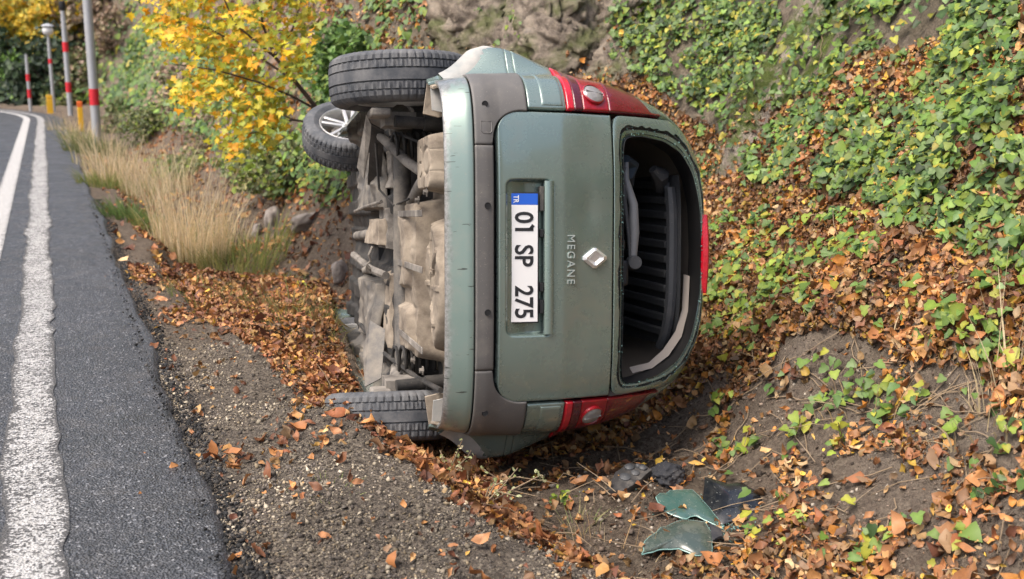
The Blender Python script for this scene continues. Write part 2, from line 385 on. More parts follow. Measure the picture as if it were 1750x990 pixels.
def hit(px, py):
    d = ray(px, py); t = np.arange(2.0, 80, 0.01); Pp = CP + d * t[:, None]; below = Pp[:, 2] < gz(Pp[:, 0], Pp[:, 1])
    return Pp[np.argmax(below)] if below.any() else Pp[-1]
def gnormal(x, y):
    nn = np.stack([-glook(GNX, x, y), -glook(GNY, x, y), np.ones_like(x)], -1); return nn / np.linalg.norm(nn, axis=-1, keepdims=True)

# ------------------------------------------------------------------ road
ry = np.concatenate([np.arange(-20, 2, 2.0), np.arange(2, 12, 0.03), np.geomspace(12.05, 90, 260)])
def strip(y, xa, xb, n, z, edge=False, thick=0.0):
    t = np.linspace(0, 1, n); X = xa[:, None] * (1 - t) + xb[:, None] * t; Y = np.repeat(y[:, None], n, 1)
    X = X + xcurve(Y); Z = np.full_like(X, z) if np.isscalar(z) else z(X, Y, t[None, :])
    V = np.stack([X, Y, Z], -1).reshape(-1, 3); k = len(y)
    ii = np.arange((k - 1) * (n - 1)); r_, c_ = ii // (n - 1), ii % (n - 1)
    F = np.stack([r_ * n + c_, r_ * n + c_ + 1, (r_ + 1) * n + c_ + 1, (r_ + 1) * n + c_], 1)
    e = np.repeat((np.abs(t - 0.5) * 2)[None, :] ** 5, k, 0).ravel()
    return V, F, e
P3 = np.stack([np.zeros_like(ry), ry, np.zeros_like(ry)], -1)
edge = 0.475 + 0.03 * vnoise(P3 / 0.8, 81) + 0.014 * vnoise(P3 / 0.25, 82) + 0.006 * vnoise(P3 / 0.09, 83)
def rz(X, Y, t):
    d = edge[:, None] + xcurve(Y) - X
    return 0.0 - 0.06 * (1 - sstep(0, 0.05, d)) - 0.012 * (1 - sstep(0.03, 0.3, d)) + 0.004 * vnoise(np.stack([X, Y, X * 0], -1) / 0.1, 85) * (1 - sstep(0.1, 0.5, d))
tt = np.concatenate([np.linspace(0, 0.9, 12), np.linspace(0.92, 1.0, 26)])
k = len(ry); nn_ = len(tt)
Xg = (-6.9) * (1 - tt)[None, :] + edge[:, None] * tt[None, :]; Yg = np.repeat(ry[:, None], nn_, 1)
Xg = Xg + xcurve(Yg); Zg = rz(Xg, Yg, None)
V = np.stack([Xg, Yg, Zg], -1).reshape(-1, 3); ii = np.arange((k - 1) * (nn_ - 1)); r_, c_ = ii // (nn_ - 1), ii % (nn_ - 1)
F = np.stack([r_ * nn_ + c_, r_ * nn_ + c_ + 1, (r_ + 1) * nn_ + c_ + 1, (r_ + 1) * nn_ + c_], 1)
road = link('road', V, F, M['asphalt']); tag(road, 'dark asphalt road bending left round the hillside', 'road', kind='structure')
def rag(a, s): return a + 0.018 * vnoise(P3 / 0.5, s) + 0.014 * vnoise(P3 / 0.17, s + 1)
V, F, e = strip(ry, rag(-0.255, 91), rag(-0.045, 95), 24, 0.005)
tag(link('edge_line', V, F, M['worn_paint'], road, attrs=dict(edge=e)), 'broad worn white line with cracked ragged paint')
V, F, e = strip(ry, -0.61 + 0 * ry, -0.42 + 0 * ry, 5, 0.005)
tag(link('edge_line', V, F, M['fresh_paint'], road, attrs=dict(edge=e)), 'clean white line curving away')

# ------------------------------------------------------------------ the car, lying on its right side
# local frame: X forward from the rear bumper, Y to the car's left, Z to its roof
ca = ray(459, 372); cu = np.array([ca[1], -ca[0], 0.0]); cu /= np.linalg.norm(cu); cl = np.cross(cu, ca)
CO = dep(895, 438, 4.5) - 0.05 * ca - 0.78 * cu + 0.016 * cl
roll = 0.030
l2 = cl + roll * cu; l2 /= np.linalg.norm(l2); u2 = np.cross(ca, l2)
car = empty('car')
car.matrix_world = Matrix(((ca[0], l2[0], u2[0], CO[0]), (ca[1], l2[1], u2[1], CO[1]), (ca[2], l2[2], u2[2], CO[2]), (0, 0, 0, 1)))
tag(car, 'grey-green hatchback lying on its right side in the ditch, rear window gone', 'car')
WZ = ([0.20, 0.35, 0.45, 0.6, 0.78, 0.98, 1.2, 1.35, 1.47, 1.56, 1.61, 1.655, 1.685, 1.70, 1.705], [0.71, 0.72, 0.735, 0.76, 0.772, 0.775, 0.752, 0.712, 0.66, 0.60, 0.535, 0.43, 0.28, 0.12, 0.02])
X0Z = ([0.20, 0.40, 0.47, 0.55, 0.62, 0.68, 0.80, 0.95, 1.0, 1.18, 1.30, 1.50, 1.64, 1.665, 1.69, 1.705], [0.16, 0.075, 0.022, 0.0, 0.004, 0.022, 0.036, 0.056, 0.070, 0.118, 0.172, 0.28, 0.37, 0.42, 0.60, 0.85])
AZ = ([0.2, 0.7, 1.2, 1.6, 1.7], [0.45, 0.45, 0.42, 0.38, 0.3])
NEXP = 4.0
_zt = np.linspace(0.20, 1.705, 400)
def smooth_tab(tab, k):
    v = np.interp(_zt, *tab); ker = np.hanning(2 * k + 1); ker /= ker.sum()
    return np.convolve(np.pad(v, k, mode='edge'), ker, 'valid')
_w = smooth_tab(WZ, 9); _w[-6:] = np.interp(_zt[-6:], *WZ); _x0 = smooth_tab(X0Z, 5); _A = smooth_tab(AZ, 9)
def wz(z): return np.interp(z, _zt, _w)
def x0z(z): return np.interp(z, _zt, _x0)
XEND = 4.1
_th = np.linspace(0, 1, 160) ** 0.6 * (math.pi / 2)
_th = np.linspace(0, math.pi / 2, 200)
def curve_at(z):
    w_, x0, A = wz(z), x0z(z), np.interp(z, _zt, _A)
    Yc = w_ * np.sin(_th) ** (2 / NEXP); Xc = x0 + A * (1 - np.cos(_th) ** (2 / NEXP))
    Yc = np.append(Yc, w_); Xc = np.append(Xc, XEND)
    s = np.concatenate([[0], np.cumsum(np.hypot(np.diff(Xc), np.diff(Yc)))])
    return Xc, Yc, s
_cache = {}
def cv(z):
    z = round(float(z), 5)
    if z not in _cache: _cache[z] = curve_at(z)
    return _cache[z]
def sY(z, Y):
    Xc, Yc, s = cv(z); return float(np.sign(Y) * np.interp(abs(Y), Yc[:-1], s[:-1]))
def sX(z, X):
    Xc, Yc, s = cv(z); return float(np.interp(X, Xc, s))
def nose(P):
    X, Y, Z = P[..., 0].copy(), P[..., 1].copy(), P[..., 2].copy()
    flare = (0.128 * sstep(0.315, 0.43, X)) * np.exp(-((Z - 0.72) / 0.24) ** 2) * sstep(0.5, 0.75, np.abs(Y))
    Y = Y + np.sign(Y) * flare
    roof = np.interp(X, [0, 2.0, 2.3, 3.25, 3.9, 4.15], [1, 1, 0.97, 0.60, 0.48, 0.40])
    Z2 = np.where(Z > 0.45, 0.45 + (Z - 0.45) * np.where(X > 1.9, roof, 1), Z)
    Y = Y * np.interp(X, [0, 3.2, 3.8, 4.15], [1, 1, 0.93, 0.72])
    return np.stack([X, Y, Z2], -1)
def S(s, z):
    Xc, Yc, ss = cv(z); a = np.abs(s)
    return np.stack([np.interp(a, ss, Xc), np.sign(s) * np.interp(a, ss, Yc), np.full_like(a, z)], -1)
def xsurf(Y, z):
    w_, x0, A = wz(z), x0z(z), np.interp(z, _zt, _A)
    r = np.clip(np.abs(Y) / w_, 0, 0.999); return x0 + A * (1 - (1 - r ** NEXP) ** (1 / NEXP))
def grid_norm(P):
    a = np.gradient(P, axis=0); b = np.gradient(P, axis=1); N = np.cross(a, b)
    return N / (np.linalg.norm(N, axis=-1, keepdims=True) + 1e-12)
def grid_mesh(name, P, m, parent, rim=0.02, off=0.0, drop=0.0025, disp=None, flip=False, attrs=None):
    """P[nz,ns,3] with first/last rows and columns close to their neighbours: a panel with rounded, returned edges"""
    N = grid_norm(P) * (-1 if flip else 1)
    if disp is not None: P = P + disp[..., None] * np.array([1.0, 0, 0])
    P = P + N * off
    nz, ns = P.shape[:2]
    D = np.zeros((nz, ns)); D[0] = D[-1] = 1; D[:, 0] = D[:, -1] = 1
    P = P - N * (D[..., None] * drop)
    V = P.reshape(-1, 3); idx = np.arange(nz * ns).reshape(nz, ns)
    F = np.stack([idx[:-1, :-1], idx[:-1, 1:], idx[1:, 1:], idx[1:, :-1]], -1).reshape(-1, 4)
    if rim:
        b = np.concatenate([idx[0, :-1], idx[:-1, -1], idx[-1, :0:-1], idx[:0:-1, 0]])
        Vr = V[b] - N.reshape(-1, 3)[b] * rim; k0 = len(V); nb = len(b); j = np.arange(nb)
        F = np.concatenate([F, np.stack([b, k0 + j, k0 + (j + 1) % nb, b[(j + 1) % nb]], -1)]); V = np.concatenate([V, Vr])
    if not flip: F = F[:, ::-1]
    o = link(name, nose(V), F, m, parent, attrs=attrs)
    return o
def near(a, b, n, e=0.004):
    t = np.linspace(0, 1, n); L = abs(b - a) + 1e-9; f = min(e / L, 0.2)
    t = np.concatenate([[0, f], t[1:-1][(t[1:-1] > f * 1.5) & (t[1:-1] < 1 - f * 1.5)], [1 - f, 1]]); return a + (b - a) * t
def patch(name, z0, z1, f0, f1, nz, ns, m, parent, **kw):
    zs = near(z0, z1, nz); tpl = near(0, 1, ns, e=0.012)
    P = np.stack([S(f0(z) + (f1(z) - f0(z)) * tpl, z) for z in zs]); return grid_mesh(name, P, m, parent, **kw)

CPN, CBP, TRM = M['car_paint'], M['bumper_paint'], M['trim_plastic']
ARC_X, ARC_Z, ARC_R = 0.74, 0.40, 0.375
def arch_back(z): return ARC_X - math.sqrt(max(ARC_R ** 2 - (z - ARC_Z) ** 2, 0.0))
def arch_front(z): return ARC_X + math.sqrt(max(ARC_R ** 2 - (z - ARC_Z) ** 2, 0.0))
YT = lambda z: min(0.605, 0.925 * float(wz(z)))          # half width of the tailgate
# body side panels
for sg in (1, -1):
    def lampout(z): return sX(z, np.interp(z, [0.98, 1.15, 1.3, 1.44], [0.46, 0.43, 0.36, 0.26])) if z < 1.44 else 0
    def f0(z):
        if z < 0.80: return sX(z, max(arch_back(z), 0.42) if z > ARC_Z + ARC_R - 0.001 else arch_front(z))
        if z < 0.978: return sX(z, 0.42)
        if z < 1.44: return max(lampout(z), sY(z, YT(z)) + 0.008)
        return sY(z, YT(z)) + 0.006
    zs = np.concatenate([near(0.22, 0.774, 40), ]); tp = near(0, 1, 70, 0.004)
    P = np.stack([S(sg * (sX(z, arch_front(z)) + (sX(z, min(3.43 - math.sqrt(max(.38**2-(z-.4)**2, 0)), 3.9)) - sX(z, arch_front(z))) * tp), z) for z in zs])
    grid_mesh('door_panel', P, CPN, car, flip=sg < 0)
    zs = near(0.778, 1.66, 70); tp = np.concatenate([np.linspace(0, 0.12, 24)[:-1], np.linspace(0.12, 1, 60)])
    P = np.stack([S(sg * (f0(z) + (sX(z, XEND) - f0(z)) * tp), z) for z in zs]); grid_mesh('side_panel', P, CPN, car, rim=0.02, flip=sg < 0)
    P = np.stack([S(sg * np.linspace(sX(z, 3.81), sX(z, XEND), 6), z) for z in np.linspace(0.25, 0.778, 12)]); grid_mesh('front_wing', P, CPN, car, flip=sg < 0)
    # flared lip round the wheel arch
    a = np.linspace(R(-12), R(168), 60); b = MB()
    pr = [(-0.012, -0.035), (-0.002, 0.0), (0.01, 0.012), (0.04, 0.012), (0.07, 0.0), (0.075, -0.02)]
    V = []
    for t in a:
        for dr, dy in pr:
            rr = ARC_R + dr; X = ARC_X + rr * math.cos(t); Z = ARC_Z + rr * math.sin(t)
            base = wz(max(Z, 0.22)) + 0.128 * float(sstep(0.315, 0.43, np.array(X))) * math.exp(-((Z - .72) / .24) ** 2)
            V.append((X, sg * (base + dy), Z))
    kk = len(pr); F = [(i * kk + j, i * kk + j + 1, (i + 1) * kk + j + 1, (i + 1) * kk + j) for i in range(len(a) - 1) for j in range(kk - 1)]
    cut = 34
    b.add(V[:(cut + 1) * kk], [f for f in F if max(f) < (cut + 1) * kk]); b.build('arch_lip', CPN, car, smooth=True)
    b = MB(); b.add(V[cut * kk:], [tuple(q - cut * kk for q in f) for f in F if min(f) >= cut * kk]); b.build('arch_lip', M['scraped'], car, smooth=True)
    patch('quarter_filler', 0.774, 0.8045, lambda z: sg * sX(z, 0.318), lambda z: sg * sX(z, 0.44), 6, 14, CPN, car, off=-0.001, rim=0.01, flip=sg < 0)
    patch('bumper_return', 0.435, 0.60, lambda z: sg * sX(z, 0.25), lambda z: sg * sX(z, 0.372), 12, 16, M['under_dust'], car, off=-0.014, rim=0.01, flip=sg < 0)
    patch('arch_panel', 0.43, 0.773, lambda z: sg * sX(z, 0.318), lambda z: sg * sX(z, max(arch_back(z), 0.372)), 30, 26, CPN, car, rim=0.01, flip=sg < 0)
    # arch liner (dark inside of the wheel arch)
    V = []; rr = ARC_R + 0.02
    for t in np.linspace(R(-5), R(140), 30):
        for y in (0.86, 0.7, 0.52): V.append((ARC_X + rr * math.cos(t) * (1 if y > .6 else .96), sg * y, ARC_Z + rr * math.sin(t) * (1 if y > .6 else .97)))
    b = MB(); b.add(V, [(i * 3 + j, i * 3 + j + 1, (i + 1) * 3 + j + 1, (i + 1) * 3 + j) for i in range(29) for j in range(2)]); b.build('arch_liner', M['under_black'], car, smooth=True)
    # corner between bumper trim and lamp
    patch('rear_corner', 0.806, 0.972, lambda z: sg * (sY(z, 0.608)), lambda z: sg * sX(z, 0.44), 16, 30, CPN, car, flip=sg < 0)
    # inset darker block of that corner
    patch('corner_block', 0.865, 0.958, lambda z: sg * sY(z, 0.620), lambda z: sg * sX(z, 0.30), 8, 16, CPN, car, off=0.003, rim=0.006, flip=sg < 0)
    # side window strip
    b = None
    P = np.stack([S(sg * np.linspace(sX(z, 0.75 + (z - 1.1) * .4), sX(z, 2.5), 20), z) for z in np.linspace(1.14, 1.5, 10)])
    grid_mesh('side_window', P, M['black'], car, off=0.004, rim=0.006, flip=sg < 0)
    # bumper trim corner (L-shaped, dark)
    def fin(z):
        if z < 0.648: return sg * sY(z, 0.452)
        t = np.clip((z - 0.648) / 0.13, 0, 1); return sg * sY(z, 0.475 + 0.118 * math.sqrt(max(1 - (1 - t) ** 2, 0)))
    def fo(z): return sg * sX(z, np.interp(z, [0.57, 0.8], [0.305, 0.315]))
    patch('trim_corner', 0.574, 0.80, fin, fo, 40, 40, TRM, car, off=0.006, rim=0.008, flip=sg < 0)
# roof
zs = np.concatenate([np.linspace(1.662, 1.70, 14), [1.7035, 1.705]])
P = np.stack([np.concatenate([S(-np.linspace(sX(z, XEND), 0, 60), z)[:-1], S(np.linspace(0, sX(z, XEND), 60), z)]) for z in zs])
grid_mesh('roof', P, CPN, car, rim=0, flip=False)
# lower bumper
zs = near(0.452, 0.569, 34); tpl = near(0, 1, 160, 0.012)
P = np.stack([S(-sX(z, 0.30) + 2 * sX(z, 0.30) * tpl, z) for z in zs])
zz = P[..., 2]; nz_ = vnoise(P / np.array([0.05, 0.05, 0.012]), 13) + 0.5 * vnoise(P / 0.012, 14)
scr = np.clip(1.35 - (zz - 0.452) / (0.026 + 0.010 * nz_), 0, 1) * 0.95; scr = np.maximum(scr, 0.8 * sstep(0.66, 0.72, np.abs(P[..., 1]) + 0.03 * nz_ - 0.4 * (zz - .5)))
scr = np.concatenate([scr.ravel(), np.ones(2 * (P.shape[0] + P.shape[1]) - 4)])
grid_mesh('bumper', P, CBP, car, rim=0.02, drop=0.004, attrs=dict(scrape=scr))
# centre strip of the trim
patch('trim_strip', 0.574, 0.648, lambda z: -sY(z, 0.449), lambda z: sY(z, 0.449), 10, 60, TRM, car, off=0.006)
# screw holes
for (Y, Z) in ((0.615, 0.622), (0.21, 0.622), (-0.215, 0.622), (-0.63, 0.622)):
    x = float(xsurf(Y, Z)) - 0.008; b = MB(); Mx = Matrix.Translation((x, Y, Z)) @ Matrix.Rotation(R(90), 4, 'Y')
    b.lathe([(0.0001, -0.002), (0.011, -0.002), (0.0125, -0.0035), (0.0135, 0.002)], 20, Mx); b.build('plug', M['gap'], car, smooth=True)
b = MB(); pts = [(0.545, .60), (0.545, .645), (0.505, .645), (0.497, .635), (0.497, .61), (0.505, .60), (0.545, .60)]
b.tube([(float(xsurf(y, z)) - 0.0065, y, z) for y, z in pts], 0.0022, 6); b.build('tow_cover', M['trim_plastic'], car, smooth=True)
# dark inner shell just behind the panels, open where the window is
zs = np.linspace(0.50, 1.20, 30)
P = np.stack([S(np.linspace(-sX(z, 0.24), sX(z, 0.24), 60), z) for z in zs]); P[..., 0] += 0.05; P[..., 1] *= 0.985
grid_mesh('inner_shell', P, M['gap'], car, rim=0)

# tailgate lower panel with its plate recess
def tgf(z, sg):
    r = 0.085; Y = 0.592
    if z < 0.672 + r: Y = 0.592 - r + math.sqrt(max(r * r - (0.672 + r - z) ** 2, 0))
    return sg * Y
zs = np.concatenate([[0.672, 0.674], np.linspace(0.679, 1.172, 110), [1.176, 1.178]]); t = np.concatenate([[0, 0.004], np.linspace(0.01, 0.99, 250), [0.996, 1]])
Yg = np.stack([tgf(z, -1) + (tgf(z, 1) - tgf(z, -1)) * t for z in zs]); Zg = np.repeat(zs[:, None], len(t), 1)
Pg = np.stack([np.stack([xsurf(Yg[i], zs[i]), Yg[i], Zg[i]], -1) for i in range(len(zs))])
def rrect(Y, Z, y0, y1, z0, z1, r):
    qx = np.abs(Y - (y0 + y1) / 2) - (y1 - y0) / 2 + r; qz = np.abs(Z - (z0 + z1) / 2) - (z1 - z0) / 2 + r
    return np.hypot(np.maximum(qx, 0), np.maximum(qz, 0)) + np.minimum(np.maximum(qx, qz), 0) - r
sd_ = rrect(Yg, Zg, -0.318, 0.318, 0.700, 0.905, 0.03)
dep_ = 0.012 + 0.034 * sstep(0.70, 0.80, Zg)
disp = dep_ * (1 - sstep(-0.010, 0.0, sd_))
dent = 0.006 * np.exp(-(((Yg - 0.20) / 0.09) ** 2 + ((Zg - 1.06) / 0.05) ** 2)) + 0.003 * vnoise(np.stack([Yg, Zg, Yg * 0], -1) / 0.16, 3) * sstep(.95, 1.05, Zg)
tailgate = grid_mesh('tailgate', Pg, CPN, car, rim=0.025, disp=disp + dent)
# handle bar over the plate, lights
b = MB(); ys = np.linspace(-0.312, 0.312, 30); pr = [(0.030, 0.868), (-0.004, 0.866), (-0.010, 0.874), (-0.010, 0.895), (-0.003, 0.904), (0.03, 0.905)]
V = [(float(xsurf(y, 0.88)) + dx, y, z) for y in ys for dx, z in pr]; kk = len(pr)
b.add(V, [(i * kk + j, (i + 1) * kk + j, (i + 1) * kk + j + 1, i * kk + j + 1) for i in range(29) for j in range(kk - 1)] + [tuple(range(kk)), tuple(29 * kk + j for j in range(kk))[::-1]])
b.build('handle', CPN, tailgate, smooth=True)
for y, hw, mm in ((0.24, 0.05, 'under_grey'), (0.10, 0.016, 'black'), (-0.12, 0.018, 'black'), (-0.2, 0.028, 'black')):
    b = MB(); x = float(xsurf(y, 0.86)); b.box(x + 0.012, x + 0.04, y - hw, y + hw, 0.848, 0.866); b.build('plate_lamp', M[mm], tailgate, bevel=0.002)
# number plate
XP = float(xsurf(0, 0.78)) + 0.016; Z0, Z1 = 0.724, 0.838
plate = None
b = MB(); b.box(XP, XP + 0.006, -0.266, 0.266, Z0 - 0.006, Z1 + 0.006); plate = b.build('number_plate', M['print_black'], car, bevel=0.003)
b = MB(); b.box(XP - 0.0025, XP + 0.002, -0.260, 0.214, Z0, Z1); b.build('plate_face', M['plate_white'], plate, bevel=0.001)
b = MB(); b.box(XP - 0.0025, XP + 0.002, 0.2145, 0.260, Z0, Z1); b.build('blue_band', M['plate_blue'], plate, bevel=0.001)
def text(name, body, yc, zc, height, x, m, parent, sx=1.0, ext=0.0006, bold=0.0, spacing=1.0, width=None):
    cu_ = bpy.data.curves.new(name, 'FONT'); cu_.body = body; cu_.size = 1; cu_.extrude = ext; cu_.offset = bold; cu_.space_character = spacing; cu_.resolution_u = 4
    o = bpy.data.objects.new('tmp', cu_); col.objects.link(o); dg = bpy.context.evaluated_depsgraph_get()
    me = bpy.data.meshes.new_from_object(o.evaluated_get(dg)); bpy.data.objects.remove(o)
    v = np.array([list(p.co) for p in me.vertices]); mn, mx = v.min(0), v.max(0); ctr = (mn + mx) / 2
    sc_ = height / (mx[1] - mn[1]); sxx = sc_ * sx
    if width: sxx = width / (mx[0] - mn[0])
    out = np.stack([x - (v[:, 2] - ctr[2]) , yc - (v[:, 0] - ctr[0]) * sxx, zc + (v[:, 1] - ctr[1]) * sc_], -1)
    fs = [tuple(p.vertices) for p in me.polygons]; bpy.data.meshes.remove(me)
    return link(name, out, fs, m, parent, smooth=False)
zc = (Z0 + Z1) / 2
text('plate_lettering', '01', 0.148, zc, 0.078, XP - 0.0035, M['print_black'], plate, width=0.078, bold=0.018)
text('plate_lettering', 'SP', 0.009, zc, 0.078, XP - 0.0035, M['print_black'], plate, width=0.088, bold=0.018)
text('plate_lettering', '275', -0.178, zc, 0.078, XP - 0.0035, M['print_black'], plate, width=0.132, bold=0.018)
b = MB(); Mx = Matrix.Translation((XP - 0.0035, 0.1205, zc + 0.0285)) @ Matrix.Rotation(R(38), 4, 'X'); b.box(-0.0006, 0.0006, -0.004, 0.016, -0.0065, 0.0065, Mx); b.build('plate_lettering', M['print_black'], plate)
text('plate_country', 'TR', 0.2375, Z0 + 0.024, 0.022, XP - 0.0035, M['print_white'], plate, width=0.032, bold=0.02)
# raised model lettering and diamond badge
text('badge_lettering', 'MEGANE', -0.008, 0.982, 0.032, float(xsurf(0, 0.982)) - 0.0035, M['letter'], tailgate, width=0.20, ext=0.004, bold=-0.004, spacing=1.25)
xb = float(xsurf(0, 1.09)); b = MB(); zc, yc = 1.092, -0.004
def rh(hy, hz, x, cut=0.0):
    return [(x, yc + hy * 0.16, zc + hz), (x, yc + hy, zc + hz * 0.12), (x, yc + hy, zc - hz * 0.12), (x, yc + hy * 0.16, zc - hz), (x, yc - hy * 0.16, zc - hz), (x, yc - hy, zc - hz * 0.12), (x, yc - hy, zc + hz * 0.12), (x, yc - hy * 0.16, zc + hz)]
slope = lambda L: [(p[0] + (p[2] - 1.09) * 0.25, p[1], p[2]) for p in L]
L0, L1, L2, L3 = slope(rh(0.042, 0.056, xb + 0.008)), slope(rh(0.042, 0.056, xb - 0.004)), slope(rh(0.030, 0.039, xb - 0.013)), slope(rh(0.016, 0.020, xb - 0.002))
Vb = L0 + L1 + L2 + L3; b.add(Vb, [(k * 8 + j, k * 8 + (j + 1) % 8, (k + 1) * 8 + (j + 1) % 8, (k + 1) * 8 + j) for k in range(3) for j in range(8)] + [tuple(24 + j for j in range(8))])
b.build('diamond_badge', M['chrome'], tailgate)

# window ring: outer contour is the tailgate edge, inner contour the empty opening
def resample(pts, n):
    p = np.array(pts, float); p = np.concatenate([p, p[:1]]); d = np.concatenate([[0], np.cumsum(np.linalg.norm(np.diff(p, axis=0), axis=1))])
    t = np.linspace(0, d[-1], n, endpoint=False); return np.stack([np.interp(t, d, p[:, 0]), np.interp(t, d, p[:, 1])], -1)
def smooth_loop(p, it):
    for _ in range(it): p = 0.5 * p + 0.25 * (np.roll(p, 1, 0) + np.roll(p, -1, 0))
    return p
YT2 = lambda z: min(0.592, 0.92 * float(wz(z)))
outer = [(y, 1.184) for y in np.linspace(-0.585, 0.585, 30)] + [(YT2(z), z) for z in np.linspace(1.20, 1.655, 20)] + [(y, 1.664) for y in np.linspace(0.36, -0.36, 16)] + [(-YT2(z), z) for z in np.linspace(1.655, 1.20, 20)]
NLP = 160
def polar_resample(pts, n, c=(0.0, 1.42)):
    p = resample(pts, 900) - np.array(c); a = np.unwrap(np.arctan2(p[:, 1] * 2.0, p[:, 0])); o = np.argsort(a % (2 * math.pi)); aa = (a % (2 * math.pi))[o]; pp = p[o]
    t = np.linspace(0, 2 * math.pi, n, endpoint=False)
    return np.stack([np.interp(t, aa, pp[:, 0], period=2 * math.pi), np.interp(t, aa, pp[:, 1], period=2 * math.pi)], -1) + np.array(c)
inner = [(y, 1.235) for y in np.linspace(-0.53, 0.49, 30)] + [(0.502, 1.25), (0.51, 1.33), (0.495, 1.44), (0.45, 1.53), (0.36, 1.592), (0.22, 1.627), (0, 1.638), (-0.22, 1.628), (-0.38, 1.592), (-0.475, 1.53), (-0.53, 1.43), (-0.55, 1.32), (-0.548, 1.25)]
Lo = smooth_loop(polar_resample(outer, NLP), 2); Li = smooth_loop(polar_resample(inner, NLP), 3)
def lift(L, dx): return np.stack([np.array([float(xsurf(y, z)) for y, z in L]) + dx, L[:, 0], L[:, 1]], -1)
def ring(name, loops, m, parent):
    V = np.concatenate(loops); n_ = len(loops[0]); j = np.arange(n_)
    F = np.concatenate([np.stack([k * n_ + j, k * n_ + (j + 1) % n_, (k + 1) * n_ + (j + 1) % n_, (k + 1) * n_ + j], -1) for k in range(len(loops) - 1)])
    o = link(name, V, F, m, parent); o.data.set_sharp_from_angle(angle=R(40)); return o
mixL = lambda t: Lo * (1 - t) + Li * t
jag = (0.10 * vnoise(np.stack([np.arange(NLP) * 0.6, np.zeros(NLP), np.zeros(NLP)], -1), 4))[:, None]
frame = ring('window_frame', [lift(Lo, 0.03), lift(Lo, 0.002), lift(mixL(0.05), 0.0), lift(mixL(0.3), 0.0), lift(Lo * (1 - (0.46 + jag)) + Li * (0.46 + jag), 0.001), lift(Lo * (1 - (0.48 + jag)) + Li * (0.48 + jag), 0.012)], CPN, tailgate)
ring('glue_bed', [lift(mixL(0.33), 0.014), lift(mixL(0.55), 0.010), lift(mixL(0.6), 0.016), lift(mixL(0.68), 0.016)], M['seal'], tailgate)
dkg = ring('window_flange', [lift(mixL(0.66), 0.010), lift(mixL(0.82), 0.016), lift(mixL(0.86), 0.024), lift(mixL(0.98), 0.030)], CPN, tailgate)
ring('window_seal', [lift(mixL(0.96), 0.034), lift(mixL(0.965), 0.02), lift(mixL(1.0), 0.018), lift(mixL(1.02), 0.028), lift(mixL(1.03), 0.09), lift(mixL(1.0), 0.17)], M['black'], tailgate)
rgc = np.random.default_rng(31); VV, FF = [], []
for i_ in range(420):
    q_ = rgc.integers(NLP); t_ = rgc.uniform(0.5, 0.95); yz = Lo[q_] * (1 - t_) + Li[q_] * t_; p_ = np.array([float(xsurf(yz[0], yz[1])) + 0.012, yz[0], yz[1]]); s_ = rgc.uniform(0.0012, 0.0035)
    q4 = rgc.normal(0, 1, (4, 3)) * s_ + p_; k_ = len(VV); VV += list(q4); FF += [(k_, k_ + 1, k_ + 2), (k_, k_ + 2, k_ + 3), (k_, k_ + 3, k_ + 1), (k_ + 1, k_ + 3, k_ + 2)]
tag(link('glass_remains', np.array(VV), np.array(FF, np.int32), M['glass_edge'], tailgate, smooth=False), kind='stuff')
# high brake light on the roof edge
ys = np.linspace(-0.178, 0.178, 24); b = MB(); pr = [(0.03, 1.674), (-0.012, 1.672), (-0.018, 1.665), (-0.016, 1.645), (-0.008, 1.64), (0.02, 1.64)]
V = [(float(x0z(1.655)) - 0.004 + dx + 0.06 * (y / 0.4) ** 2, y, z - 0.01 * (y / .3) ** 2) for y in ys for dx, z in pr]; kk = len(pr)
b.add(V, [(i * kk + j, (i + 1) * kk + j, (i + 1) * kk + j + 1, i * kk + j + 1) for i in range(23) for j in range(kk - 1)] + [tuple(range(kk)), tuple(23 * kk + j for j in range(kk))[::-1]])
b.build('high_brake_light', M['lens_bright'], car, smooth=True)

